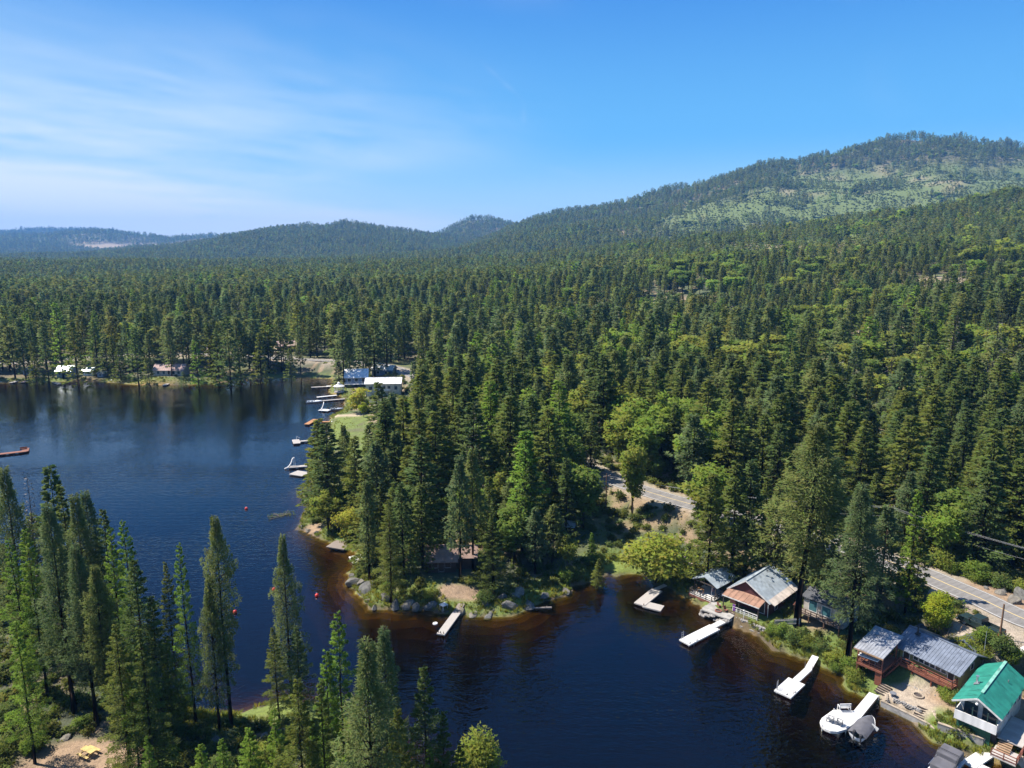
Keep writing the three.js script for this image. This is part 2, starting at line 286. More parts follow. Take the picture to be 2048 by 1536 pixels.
class Wood {
  constructor() { this.p = []; this.n = []; this.i = []; }
  limb(a, b, ra, rb, sides = 5) {
    const d = [b[0] - a[0], b[1] - a[1], b[2] - a[2]], l = Math.hypot(...d) || 1, u = d.map((v) => v / l);
    let s = Math.abs(u[1]) < 0.9 ? [-u[2], 0, u[0]] : [1, 0, 0]; const k = s[0] * u[0] + s[1] * u[1] + s[2] * u[2]; s = s.map((v, i) => v - k * u[i]); const m = Math.hypot(...s); s = s.map((v) => v / m);
    const t = [u[1] * s[2] - u[2] * s[1], u[2] * s[0] - u[0] * s[2], u[0] * s[1] - u[1] * s[0]], o = this.p.length / 3;
    for (const [c, r] of [[a, ra], [b, rb]]) for (let i = 0; i < sides; i++) { const w = i / sides * Math.PI * 2, x = Math.cos(w), y = Math.sin(w), nn = [0, 1, 2].map((q) => s[q] * x + t[q] * y); this.p.push(...nn.map((v, q) => c[q] + v * r)); this.n.push(...nn); }
    for (let i = 0; i < sides; i++) { const j = (i + 1) % sides; this.i.push(o + i, o + sides + i, o + j, o + j, o + sides + i, o + sides + j); }
  }
  geo() { const g = new THREE.BufferGeometry(); g.setAttribute('position', new THREE.Float32BufferAttribute(this.p, 3)); g.setAttribute('normal', new THREE.Float32BufferAttribute(this.n, 3)); g.setIndex(this.i); return g; }
}
function stem(w, h, r, R, sides, bend = 0.35) {
  const pts = []; let x = 0, z = 0; const k = 6;
  for (let i = 0; i <= k; i++) { pts.push([x, h * i / k * 0.985, z]); x += (R() - 0.5) * bend; z += (R() - 0.5) * bend; }
  for (let i = 0; i < k; i++) w.limb(pts[i], pts[i + 1], r * (1 - i / k * 0.93) * (i === 0 ? 1.25 : 1), r * (1 - (i + 1) / k * 0.93), sides);
  return (y) => { const f = clamp(y / h * k, 0, k - 0.001), i = Math.floor(f), t = f - i; return [mix(pts[i][0], pts[i + 1][0], t), mix(pts[i][2], pts[i + 1][2], t)]; };
}
// all built 10 m tall or so in true metres and scaled when placed
function conifer(o) {
  const R = rng(o.seed), L = new Leaves(), W = new Wood(), at = stem(W, o.h, o.h * o.girth, R, o.sides ?? 6, o.bend ?? 0.3);
  for (let i = 0; i < o.branches; i++) {
    const q = (i + R() * 0.8) / o.branches, t = Math.pow(q, o.pack ?? 0.85), y = o.h * (o.base + (1 - o.base) * t), [cx, cz] = at(y);
    const gap = fbm(t * 6 + o.seed, o.seed * 1.7, 2), az = i * 2.39996 + (R() - 0.5) * 1.1;
    let r = o.r * o.profile(t) * (0.72 + 0.5 * R()) * (1 + (o.ragged ?? 0.35) * gap * 2); r = Math.max(r, o.h * 0.012);
    const rise = mix(o.low, o.high, t) + (R() - 0.5) * 0.25, hx = Math.cos(az), hz = Math.sin(az), ch = Math.cos(rise), sh = Math.sin(rise);
    const tip = (s) => [cx + hx * r * s * ch, y + r * s * sh - (o.sag ?? 0.12) * r * s * s + (o.lift ?? 0.06) * r * s * s * s, cz + hz * r * s * ch];
    if (o.limbs && i % (o.limbEvery ?? 1) === 0) W.limb([cx, y, cz], tip(0.8), Math.max(0.025, r * 0.022), 0.012, 3);
    const base = o.tint ?? 0.28, br = 1 + (R() - 0.5) * base, tint = [br * (1 + (R() - 0.5) * 0.12), br, br * (1 + (R() - 0.5) * 0.16)];
    const n = Math.max(3, Math.round(o.sprays * (0.35 + 0.65 * r / o.r) * (0.8 + 0.4 * R())));
    for (let k = 0; k < n; k++) {
      let s, side, up;
      if (o.tuft) { const c = Math.floor(R() * 5); s = 0.35 + 0.16 * c + (R() - 0.5) * 0.12; side = (((c * 37 + i * 13) % 7) / 3 - 1) * 0.30 * r * (1.1 - s * 0.5) + (R() - 0.5) * o.tuft; up = (R() - 0.35) * o.tuft * 0.9; }
      else { s = 0.12 + 0.9 * Math.pow(R(), 0.62); side = (R() - 0.5) * (o.fan ?? 0.75) * r * (1.12 - s * 0.75); up = (R() - 0.6) * (o.thick ?? 0.16) * Math.min(r, 2.4); }
      const c = tip(s), px = c[0] - hz * side, py = c[1] + up - Math.abs(side) * 0.12, pz = c[2] + hx * side;
      const dx = hx * (0.5 + R() * 0.6) - hz * side / r * 1.6 + (R() - 0.5) * 0.9, dz = hz * (0.5 + R() * 0.6) + hx * side / r * 1.6 + (R() - 0.5) * 0.9, dy = (R() - 0.5) * (o.tuft ? 1.6 : 0.7) + (o.nod ?? 0);
      L.spray(px, py, pz, dx, dy, dz, o.len * (0.7 + 0.6 * R()), o.wid * (0.7 + 0.6 * R()), R, [hx * 0.75, 0.62, hz * 0.75], tint.map((v) => v * (1 + (R() - 0.5) * 0.22)));
    }
  }
  for (let k = 0; k < (o.leader ?? 10); k++) { const y = o.h * (0.955 + 0.05 * R()), [cx, cz] = at(Math.min(y, o.h * 0.98)), a = R() * 6.28; L.spray(cx, y, cz, Math.cos(a) * 0.5, 0.8, Math.sin(a) * 0.5, o.len * 0.8, o.wid * 0.8, R, [Math.cos(a) * 0.7, 0.7, Math.sin(a) * 0.7], [1, 1, 1]); }
  for (let k = 0; k < (o.dead ?? 0); k++) { const y = o.h * mix(0.12, o.base + 0.12, R()), [cx, cz] = at(y), a = R() * 6.28, l = 0.8 + R() * o.r * 0.7; W.limb([cx, y, cz], [cx + Math.cos(a) * l, y - 0.1 * l + 0.2 * l * R(), cz + Math.sin(a) * l], 0.035, 0.01, 3); }
  return { crown: L.geo(), trunk: W.geo(), h: o.h };
}
function broadleaf(o) {
  const R = rng(o.seed), L = new Leaves(), W = new Wood(); const cy = o.h * (o.cy ?? 0.58), ry = o.h - cy, clumps = [];
  W.limb([0, 0, 0], [0.1, cy * 0.7, 0.05], o.h * 0.016, o.h * 0.011, o.sides ?? 6);
  for (let i = 0; i < o.clumps; i++) {
    const u = R() * 2 - 1, a = i * 2.39996 + R(), q = Math.sqrt(1 - u * u), rr = Math.pow(R(), 0.4) * (0.82 + 0.3 * fbm(Math.cos(a) * 1.7 + o.seed, u * 1.7, 2)), lowR = u < 0 ? (o.lowR ?? 1) : 1;
    const c = [Math.cos(a) * q * o.r * rr * 0.86 * lowR, cy + u * (u > 0 ? ry * 0.88 : cy * (o.hang ?? 0.62)) * rr, Math.sin(a) * q * o.r * rr * 0.86 * lowR];
    clumps.push(c); if (o.limbs && i % 2 === 0) { const f = 0.25 + 0.45 * R(); W.limb([0.05, cy * f, 0.03], [c[0] * 0.92, c[1], c[2] * 0.92], o.h * 0.005, 0.015, 3); }
    const cr = o.cr * (0.7 + 0.6 * R()), br = 1 + (R() - 0.5) * (o.tint ?? 0.3), tint = [br * (1 + (R() - 0.5) * 0.15), br, br * (1 + (R() - 0.5) * 0.2)];
    for (let k = 0; k < o.leaves; k++) {
      const v = R() * 2 - 1, b = R() * 6.283, w = Math.sqrt(1 - v * v), d = cr * Math.pow(R(), 0.45), ox = Math.cos(b) * w, oz = Math.sin(b) * w;
      const px = c[0] + ox * d, py = Math.max(0.1, c[1] + v * d * 0.85), pz = c[2] + oz * d, m = Math.hypot(px, py - cy, pz) || 1;
      L.spray(px, py, pz, R() - 0.5 + ox * 0.4, (R() - 0.5) * 0.9 + (o.nod ?? 0), R() - 0.5 + oz * 0.4, o.len * (0.7 + 0.6 * R()), o.wid * (0.7 + 0.6 * R()), R, [px / m * 0.5 + ox * 0.4, (py - cy) / m * 0.5 + v * 0.3 + 0.35, pz / m * 0.5 + oz * 0.4], tint.map((q) => q * (1 + (R() - 0.5) * 0.25)));
    }
  }
  return { crown: L.geo(), trunk: W.geo(), h: o.h };
}
const needle = (c) => new THREE.MeshPhysicalMaterial({ color: rgb(...c), vertexColors: true, roughness: 0.95, specularIntensity: 0.06, transmission: 0.52, thickness: 0, side: THREE.DoubleSide });
const bark = std([0.075, 0.055, 0.043], 0.95), palebark = std([0.20, 0.18, 0.15], 0.95), deadwood = std([0.17, 0.145, 0.125], 0.95);
const cone = (t) => Math.pow(1 - t, 0.8) * sm(-0.12, 0.12, t), pineP = (t) => Math.pow(Math.sin(Math.PI * clamp(0.14 + 0.83 * t)), 0.75) * mix(1, 0.7, t) * Math.pow(1 - t, 0.3), column = (t) => Math.pow(1 - t, 0.55) * sm(-0.2, 0.2, t);
const KIND = {
  pine: { profile: pineP, h: 25, r: 4.0, base: 0.24, girth: 0.0125, low: -0.15, high: 0.75, tuft: 1.0, ragged: 0.5, dead: 10, limbs: true, mats: [[0.148, 0.185, 0.06], [0.122, 0.166, 0.064], [0.165, 0.194, 0.056]], bark },
  fir: { profile: cone, h: 25, r: 4.6, base: 0.10, girth: 0.012, low: -0.35, high: 0.6, ragged: 0.2, dead: 8, limbs: true, mats: [[0.125, 0.16, 0.036], [0.145, 0.17, 0.034], [0.10, 0.142, 0.04]], bark },
  larch: { profile: column, h: 25, r: 3.0, base: 0.10, girth: 0.010, low: -0.1, high: 0.5, ragged: 0.35, dead: 5, limbs: true, fan: 0.55, thick: 0.3, mats: [[0.155, 0.25, 0.034], [0.18, 0.27, 0.036]], bark },
};
const SPRAYS = { near: { branches: 118, sprays: 165, len: 0.38, wid: 0.095 }, mid: { branches: 92, sprays: 42, len: 0.78, wid: 0.32, dead: 4, sides: 5 }, low: { branches: 60, sprays: 21, len: 1.05, wid: 0.52, limbs: false, dead: 0, sides: 4, leader: 5 }, far: { branches: 24, sprays: 9, len: 2.1, wid: 1.15, limbs: false, dead: 0, sides: 3, leader: 3 } };
const PROTO = {};
let seedN = 11;
for (const [k, base] of Object.entries(KIND)) {
  PROTO[k] = { mats: base.mats.map(needle), bark: base.bark };
  for (const [lod, d] of Object.entries(SPRAYS)) {
    PROTO[k][lod] = [];
    for (let v = 0; v < (lod === 'far' ? 2 : 3); v++) { const s = { ...base, ...d, seed: seedN++ }; s.r *= 0.92 + 0.09 * v; s.base += (v - 1) * 0.05; if (k === 'larch') { s.len *= 0.75; s.wid *= 0.8; } PROTO[k][lod].push(conifer(s)); }
  }
}
const LEAFY = {
  leafy: { h: 12, r: 3.0, cy: 0.56, cr: 0.95, lowR: 0.8, mats: [[0.18, 0.25, 0.038], [0.14, 0.20, 0.04], [0.215, 0.245, 0.042]] },
  willow: { h: 9, r: 4.6, cy: 0.5, cr: 1.25, hang: 0.9, nod: -0.15, mats: [[0.32, 0.32, 0.045], [0.26, 0.29, 0.045]] },
};
const LSPRAY = { near: { clumps: 90, leaves: 130, len: 0.30, wid: 0.17, limbs: true }, mid: { clumps: 52, leaves: 62, len: 0.5, wid: 0.3, limbs: true, sides: 5 }, low: { clumps: 26, leaves: 24, len: 0.95, wid: 0.6, sides: 4 }, far: { clumps: 10, leaves: 12, len: 2.0, wid: 1.3, sides: 3 } };
for (const [k, base] of Object.entries(LEAFY)) {
  PROTO[k] = { mats: base.mats.map(needle), bark: palebark };
  for (const [lod, d] of Object.entries(LSPRAY)) { PROTO[k][lod] = []; for (let v = 0; v < 2; v++) PROTO[k][lod].push(broadleaf({ ...base, ...d, seed: seedN++, r: base.r * (0.9 + 0.2 * v) })); }
}
PROTO.snag = { mats: [std([0.19, 0.165, 0.14], 0.95)], bark: std([0.17, 0.145, 0.125], 0.95) };
for (const [lod, b, n] of [['near', 110, 9], ['mid', 80, 6], ['low', 46, 5]]) PROTO.snag[lod] = [0, 1].map((v) => conifer({ ...KIND.pine, ...SPRAYS[lod], seed: 50 + v, sprays: n, branches: b, dead: lod === 'low' ? 16 : 44, r: 2.3, len: 0.5, wid: 0.1, limbs: true, base: 0.2 }));
const mapleMat = needle([0.30, 0.345, 0.03]);
const spruceMat = needle([0.03, 0.045, 0.035]);

const NAMES = { pine: 'pine_tree', fir: 'fir_tree', larch: 'larch_tree', leafy: 'leafy_tree', willow: 'willow_tree', spruce: 'spruce_tree', snag: 'dead_pine_tree', maple: 'maple_tree' };
function plant(kind, lod, v, mi, x, z, h, wide, label, group, sink = 0.15) {
  const P = PROTO[kind === 'spruce' ? 'fir' : kind === 'maple' ? 'leafy' : kind], p = P[lod][v % P[lod].length], s = h / p.h;
  const o = thing(NAMES[kind], label, 'tree', x, groundY(x, z) - sink, z, hash(Math.round(x * 7), Math.round(z * 7)) * 6.28, group);
  o.scale.set(s * wide, s, s * wide);
  part(o, 'trunk', p.trunk, P.bark); part(o, 'crown', p.crown, kind === 'spruce' ? spruceMat : kind === 'maple' ? mapleMat : P.mats[mi % P.mats.length]);
  return o;
}
const placedTrees = [];
const KINDWORD = { pine: 'grey-green pine with tufted crown', fir: 'olive fir with pointed crown', larch: 'bright green feathery larch', leafy: 'spring-green leafy tree', willow: 'round yellow-green willow', spruce: 'blackish green spruce', snag: 'nearly bare dying pine', maple: 'lime-yellow young maple' };
const WHERE = { near: 'on the grassy near bank beside the picnic table', point: 'on the wooded point around the brown-roofed cabin', bank: 'between the shoreline houses and the road', far: 'lining the far shore across the lake' };
const LISTED = [["pine",-70.3,-94.7,29,1.0,"near"],["snag",-71.8,-101.3,26,1.0,"near"],["fir",-68.2,-100.3,28,1.0,"near"],["fir",-62.7,-94.8,27,1.1,"near"],["pine",-56.6,-82.8,28,1.0,"near"],["larch",-61.6,-85.3,24,1.0,"near"],["pine",-57.9,-90.0,27,1.0,"near"],["pine",-59.2,-94.5,26,1.0,"near"],["fir",-55.2,-91.3,25,1.0,"near"],["larch",-48.9,-81.6,26,0.85,"near"],["larch",-49.0,-84.5,26,1.0,"near"],["fir",-43.7,-77.0,24,1.15,"near"],["larch",-64.7,-86.6,22,1.2,"near"],["pine",-52.3,-80.3,24,1.0,"near"],["pine",-49.5,-79.1,22,1.0,"near"],["fir",-42.4,-77.5,19,1.0,"near"],["larch",-40.2,-81.2,24.3,0.8,"near"],["pine",-35.5,-80.7,27.6,0.8,"near"],["pine",-36.5,-79.5,20.2,0.8,"near"],["fir",-43.1,-83.1,21.0,0.7,"near"],["larch",-42.4,-80.0,13.0,1.0,"near"],["pine",-29.6,-86.3,23.8,0.85,"near"],["fir",-29.8,-81.9,12.9,0.8,"near"],["fir",-25.9,-78.7,14.8,0.8,"near"],["fir",-39.5,-69.6,19,1.0,"near"],["fir",-43.0,-70.7,19,1.0,"near"],["larch",-17.0,-64.4,24,1.0,"near"],["pine",-11.7,-52.4,27,1.1,"near"],["pine",-11.5,-58.9,25,0.9,"near"],["fir",-8.0,-58.5,22,0.95,"near"],["fir",-6.3,-57.7,18,0.9,"near"],["fir",-4.7,-57.3,15,0.9,"near"],["leafy",-3.2,-60.9,15,1.0,"near"],["larch",-25.3,-61.0,13,1.3,"near"],["larch",-7.5,-56.9,15,0.8,"near"],["larch",-31.1,-63.1,9,1.3,"near"],["larch",-38.3,-66.6,8,1.0,"near"],["fir",-19.5,-58.0,20,1.0,"near"],["larch",-18.4,-64.1,20,1.0,"near"],["fir",-17.4,-58.3,20,1.0,"near"],["fir",-9.6,-54.8,20,1.0,"near"],["larch",-23.4,-62.9,14,0.9,"near"],["larch",-19.2,-61.4,14,0.9,"near"],["larch",-15.1,-60.4,15,0.9,"near"],["larch",-29.5,-64.6,9,1.1,"near"],["larch",-11.3,-59.3,15,0.8,"near"],["fir",-22.5,-61.4,11,1.0,"near"],["larch",-55.6,-73.5,18,1.0,"near"],["larch",-42.1,-71.1,14,0.9,"near"],["fir",-46.7,-170.6,15.1,1.0,"point"],["pine",-40.1,-165.0,18.0,0.7,"point"],["larch",-39.4,-166.5,16.1,0.6,"point"],["fir",-47.9,-162.2,9.4,1.0,"point"],["leafy",-39.6,-145.1,9.8,1.3,"point"],["leafy",-37.1,-150.1,9.8,1.0,"point"],["willow",-35.4,-164.0,8.7,1.1,"point"],["willow",-33.8,-141.8,7.7,0.9,"point"],["pine",-26.0,-121.1,18.7,0.8,"point"],["fir",-20.9,-113.9,18.8,0.9,"point"],["fir",-19.5,-120.2,17.5,0.9,"point"],["fir",-16.4,-122.6,16.5,1.0,"point"],["pine",-9.2,-118.7,22.4,0.85,"point"],["pine",-7.2,-122.6,22.6,0.85,"point"],["fir",-3.3,-115.9,15.2,1.1,"point"],["pine",4.3,-123.9,12.8,1.0,"point"],["pine",7.6,-126.8,12.4,1.1,"point"],["pine",-31.9,-171.7,18.7,0.95,"point"],["pine",-29.8,-173.7,22.5,0.95,"point"],["pine",-24.2,-176.2,20.8,0.8,"point"],["fir",-20.2,-182.2,19.9,1.0,"point"],["pine",2.6,-166.7,19.6,0.8,"point"],["fir",-6.1,-191.8,16.4,1.0,"point"],["fir",-14.8,-191.8,14.1,1.0,"point"],["fir",-3.4,-148.6,15.2,0.8,"point"],["fir",-15.4,-132.8,13.9,0.8,"point"],["pine",-0.4,-138.0,12.8,1.0,"point"],["leafy",-12.6,-143.5,8.9,0.8,"point"],["pine",45.2,-104.0,32.6,1.4,"bank"],["pine",50.7,-108.9,26.0,1.4,"bank"],["pine",49.6,-95.9,26.4,1.2,"bank"],["pine",45.8,-116.2,19.1,1.2,"bank"],["larch",63.1,-105.7,20.7,0.8,"bank"],["fir",64.1,-105.2,13.9,0.7,"bank"],["fir",81.8,-117.0,20.4,1.3,"bank"],["fir",88.8,-138.2,17.3,1.0,"bank"],["pine",103.6,-159.0,21.3,0.7,"bank"],["fir",77.9,-140.2,12.3,1.0,"bank"],["fir",39.9,-121.4,22.1,1.2,"bank"],["fir",35.1,-119.3,21.3,1.1,"bank"],["fir",42.2,-120.7,22.3,1.1,"bank"],["fir",47.2,-125.7,16.6,0.9,"bank"],["pine",40.7,-153.6,18.7,1.4,"bank"],["leafy",26.3,-147.8,19.4,0.9,"bank"],["leafy",38.8,-180.1,20.7,1.0,"bank"],["leafy",34.7,-164.4,6.9,1.1,"bank"],["willow",26.5,-122.1,10.4,1.3,"bank"],["larch",15.1,-127.5,6.7,1.0,"bank"],["fir",15.7,-121.1,6.0,1.1,"bank"],["fir",18.7,-171.4,10.7,1.0,"bank"],["fir",19.6,-169.4,15.3,1.0,"bank"],["pine",60.5,-108.7,17.2,1.0,"bank"],["fir",58.5,-111.1,14.7,0.9,"bank"],["maple",62.8,-97.0,8.6,1.0,"bank"],["willow",-33.7,-306.4,10.6,1.0,"point"],["willow",-56.4,-257.9,10.2,1.0,"point"],["maple",-53.3,-249.7,6.4,0.9,"point"],["spruce",-76.2,-308.1,11.1,1.2,"point"],["spruce",-52.6,-314.9,5.0,1.0,"point"],["pine",-245.9,-343.9,25.7,1.0,"far"],["fir",-219.5,-323.1,16.2,1.0,"far"],["fir",-215.4,-325.7,27.4,1.0,"far"],["larch",-213.5,-333.8,36.0,1.0,"far"],["fir",-198.4,-320.5,33.5,1.0,"far"],["fir",-205.1,-348.3,25.3,1.0,"far"],["fir",-189.0,-333.8,20.1,1.0,"far"],["pine",-181.9,-333.8,26.7,1.0,"far"],["fir",-170.9,-320.5,26.8,1.0,"far"],["pine",-159.9,-329.7,25.9,1.0,"far"],["larch",-141.8,-316.7,23.8,1.0,"far"],["fir",-126.6,-315.4,37.2,1.0,"far"],["fir",-133.9,-320.5,27.9,1.0,"far"],["fir",-116.7,-325.7,27.4,1.0,"far"],["fir",-125.0,-323.1,23.1,1.0,"far"],["pine",-103.4,-343.9,23.3,1.0,"far"],["leafy",-123.2,-359.2,21.8,1.0,"far"],["fir",-228.6,-329.7,24.7,1.0,"far"],["fir",-183.2,-328.4,15.6,1.0,"far"],["fir",-163.8,-316.7,14.8,1.0,"far"],["fir",-148.0,-315.4,9.3,1.0,"far"],["fir",-105.2,-333.8,17.2,1.0,"far"],["pine",-77.2,-354.5,24.7,1.0,"far"],["fir",-73.2,-354.5,19.7,1.0,"far"],["pine",-68.2,-359.2,22.3,1.0,"far"],["pine",-60.1,-381.3,22.2,1.0,"far"],["fir",-56.1,-381.3,19.5,1.0,"far"],["fir",-47.5,-359.2,21.8,1.0,"far"]];
LISTED.forEach(([kind, x, z, h, wide, reg], i) => {
  if (reg === 'near' && kind !== 'leafy') wide *= 0.8;
  const d = Math.hypot(x, z), lod = d < 118 ? 'near' : d < 260 ? 'mid' : 'low';
  plant(kind, lod, i, i, x, z, h, wide * (kind === 'pine' || kind === 'fir' || kind === 'larch' || kind === 'spruce' ? Math.max(1, Math.min(1.35, 21 / h)) : Math.min(1.3, Math.max(0.9, 9 / h + 0.2))), KINDWORD[kind] + ' ' + WHERE[reg], KINDWORD[kind].split(' with')[0] + ' trees ' + WHERE[reg]);
  placedTrees.push([x, z]);
});

// the forest: places by a jittered grid, thinned by openings; the nearest of each kind are trees of their own, the rest one mass
const NOTREE = [[45,-95,30,24],[62,-92,16,26],[85,-95,18,22],[30,-118,16,10],[-45,-75,60,38],[-12,-60,40,30],[-12,-114,26,12],[-60,-280,22,42],[-95,-352,20,12],[-38,-166,6,16],[-45,-198,8,24],[-55,-235,14,28],[-41,-226,10,36],[-214,-334,5.5,6],[-205,-337,4,5],[-162,-329,8,8],[-235,-337,4,5],[-197,-334,3,4],[-127,-388,8,12],[-150,-345,7,6],[-78,-336,9,8],[29,-144,10,14],[33,-158,9,8],[-40,-345,22,14]];
function density(x, z, h, d, rd) {
  if (d < 2.2 || rd < 6.5) return 0;
  if (insidePoly(x, z, LAWN)) return 0;
  for (const c of NOTREE) { if (Math.hypot((x - c[0]) / c[2], (z - c[1]) / c[3]) < 1) return 0; }
  let v = 0.88 + 1.1 * fbm(x / 48 + 8, z / 48, 3);
  v *= 1 - 0.93 * strawAt(x, z); v *= 1 - 0.3 * sm(120, 320, x) * sm(-330, -480, z);
  if (z < -1500) v *= 1 - brushAt(x, z, h) * (0.99 - 0.6 * sm(0.14, 0.34, fbm(x / 85 + 3, z / 60, 4)));
  if (x < 12 && z > -215) v = Math.max(v, 0.75);
  return clamp(v);
}
{
  const R = rng(77), cells = new Map(), key = (x, z) => Math.floor(x / 4) + ',' + Math.floor(z / 4);
  for (const [x, z] of placedTrees) { const k = key(x, z); cells.set(k, (cells.get(k) ?? []).concat([[x, z]])); }
  const crowded = (x, z, r) => { for (let i = -1; i <= 1; i++) for (let j = -1; j <= 1; j++) for (const q of cells.get(key(x + i * 4, z + j * 4)) ?? []) if (Math.hypot(q[0] - x, q[1] - z) < r) return true; return false; };
  const all = [];
  for (const [z0, z1, step] of [[-40, -235, 5.8], [-235, -620, 7.2], [-620, -1500, 8.0], [-1500, -3500, 9.5], [-3500, -5200, 14], [-5200, -8600, 25]]) {
    for (let z = z0; z > z1; z -= step) {
      const half = -z * 0.86 + 60;
      for (let x = -half; x < half; x += step) {
        const px = x + (R() - 0.5) * step * 0.95, pz = z + (R() - 0.5) * step * 0.95, pick = R(), size = R(), r4 = R(), r5 = R();
        const [h, d, rd] = landInfo(px, pz);
        if (d < 2.2) continue;
        const q = density(px, pz, h, d, rd); if (pick > q) continue;
        if (z > -620 && crowded(px, pz, 3.0)) continue;
        const mixn = fbm(px / 70 + 2, pz / 70 + 6, 3), leafN = fbm(px / 55 + 12, pz / 55 + 1, 3);
        let kind = r4 < 0.46 + mixn * 0.7 ? 'pine' : 'fir'; if (r5 < 0.06 + 0.06 * mixn) kind = 'larch'; if (r5 > 0.975 && pz > -640) kind = 'snag';
        if (leafN > (px > 90 && pz < -330 ? 0.15 : px > -40 && pz < -205 && pz > -520 ? 0.13 : 0.17) && r5 > 0.4 && r5 < 0.975) kind = 'leafy';
        if (pz > -165 && px > 12 && px < 40 && rd < 32 && r4 < 0.5 && pz < -126) kind = 'leafy'; else if (kind === 'leafy' && px < 12 && pz > -215 && r4 < 0.75) kind = 'fir';
        let ht = (kind === 'leafy' ? 9 + 12 * size : 8 + 19 * Math.pow(size, 0.6)) * (1 + 0.12 * mixn);
        if (d < 12 && z > -300) ht *= 0.85; if (px > 120 && pz < -380 && pz > -1500) ht *= kind === 'leafy' ? 1.1 : 0.8;
        if (strawAt(px, pz) > 0.3) ht *= 0.6;
        if (pz < -1500) ht *= 1.12; if (pz < -3500) ht *= pz < -5200 ? 1.5 : 1.15;
        all.push({ x: px, z: pz, y: h, kind, ht, dist: Math.hypot(px, pz), r: r5, s: size });
      }
    }
  }
  all.sort((a, b) => a.dist - b.dist);
  const count = {}, mass = {}, lim = { pine: 250, fir: 230, larch: 220, leafy: 260, snag: 120 };
  const spot = (t) => t.x > 25 ? (t.x > 110 ? 'on the slope far behind the roadside boulders' : t.z > -215 ? 'just across the road from the houses' : 'in the forest beyond the road bend') : t.z > -215 ? 'in the woods behind the brown-roofed cabin' : t.x > -60 ? 'in the forest inland of the lawn and white-roofed houses' : 'in the dark forest behind the far shore';
  for (const t of all) {
    const seen = Math.abs(t.x / -t.z) < 0.76 && t.z < -60;
    const lod = t.dist < 120 ? 'near' : t.dist < 250 ? 'mid' : t.dist < 700 ? 'low' : 'far';
    count[t.kind] ??= 0;
    if (t.kind === 'snag' && (!seen || count.snag >= 120)) continue;
    if (seen && count[t.kind] < lim[t.kind] && t.dist < 900) { count[t.kind]++; plant(t.kind, lod === 'far' ? 'low' : lod, count[t.kind], Math.floor(t.r * 97), t.x, t.z, t.ht, 1.08 + 0.4 * t.s, (t.ht > 24 ? 'tall ' : t.ht < 15 ? 'short ' : '') + KINDWORD[t.kind] + ' ' + spot(t), KINDWORD[t.kind].split(' with')[0] + ' trees ' + spot(t)); }
    else { const k = t.kind + '|' + (lod === 'near' ? 'mid' : lod) + '|' + (Math.floor(t.r * 1000) % (lod === 'far' ? 2 : 3) % PROTO[t.kind][lod === 'near' ? 'mid' : lod].length); (mass[k] ??= []).push(t); }
  }
  const M = new THREE.Matrix4(), Q = new THREE.Quaternion(), S = new THREE.Vector3(), V = new THREE.Vector3(), UPV = new THREE.Vector3(0, 1, 0), col = new THREE.Color();
  for (const [k, list] of Object.entries(mass)) {
    const [kind, lod, v] = k.split('|'), p = PROTO[kind][lod][+v];
    const crown = new THREE.InstancedMesh(p.crown, PROTO[kind].mats[+v % PROTO[kind].mats.length], list.length); crown.name = numbered('forest_of_' + kind); crown.userData.kind = 'stuff'; crown.castShadow = crown.receiveShadow = true;
    list.forEach((t, i) => {
      const s = t.ht / p.h, w = 1.08 + 0.4 * t.s + (lod === 'far' ? 0.12 : 0); Q.setFromAxisAngle(UPV, t.r * 900); M.compose(V.set(t.x, t.y - 0.2, t.z), Q, S.set(s * w, s, s * w)); crown.setMatrixAt(i, M);
      const b = 0.68 + 0.6 * hash(i, +v + 7), wv = (hash(i, 3) - 0.45) * 0.32; crown.setColorAt(i, col.setRGB(b * (1 + wv), b, b * (1 - wv * 0.6)));
    });
    scene.add(crown);
    if (lod !== 'far') { const tr = new THREE.InstancedMesh(p.trunk, PROTO[kind].bark, list.length); tr.name = 'trunks'; tr.userData.kind = 'stuff'; for (let i = 0; i < list.length; i++) { crown.getMatrixAt(i, M); tr.setMatrixAt(i, M); } tr.castShadow = true; crown.add(tr); }
  }
}

// ---------------------------------------------------------------- built things
const D2R = Math.PI / 180;
function metreBox(w, h, d) { const g = new THREE.BoxGeometry(w, h, d), u = g.attributes.uv; for (let f = 0; f < 6; f++) { const [a, b] = f < 2 ? [d, h] : f < 4 ? [w, d] : [w, h]; for (let k = 0; k < 4; k++) u.setXY(f * 4 + k, u.getX(f * 4 + k) * a, u.getY(f * 4 + k) * b); } return g; }   // uv in metres
const bx = (w, h, d, x = 0, y = 0, z = 0, ry = 0, rx = 0, rz = 0) => { const g = metreBox(w, h, d); if (rx) g.rotateX(rx); if (rz) g.rotateZ(rz); if (ry) g.rotateY(ry); return g.translate(x, y, z); };
const rb = (w, h, d, x, y, z, r = 0.05) => new RoundedBoxGeometry(w, h, d, 2, r).translate(x, y, z);
const cyl = (r0, r1, h, x = 0, y = 0, z = 0, n = 10) => new THREE.CylinderGeometry(r0, r1, h, n).translate(x, y, z);
function bar(a, b, t = 0.06, t2 = t) { const v = new THREE.Vector3(...b).sub(new THREE.Vector3(...a)), g = metreBox(t, t2, v.length()); g.lookAt(v); return g.translate((a[0] + b[0]) / 2, (a[1] + b[1]) / 2, (a[2] + b[2]) / 2); }
function rod(a, b, r = 0.03, n = 6) { const A = new THREE.Vector3(...a), v = new THREE.Vector3(...b).sub(A), g = new THREE.CylinderGeometry(r, r, v.length(), n); g.applyQuaternion(new THREE.Quaternion().setFromUnitVectors(new THREE.Vector3(0, 1, 0), v.clone().normalize())); return g.translate((a[0] + b[0]) / 2, (a[1] + b[1]) / 2, (a[2] + b[2]) / 2); }
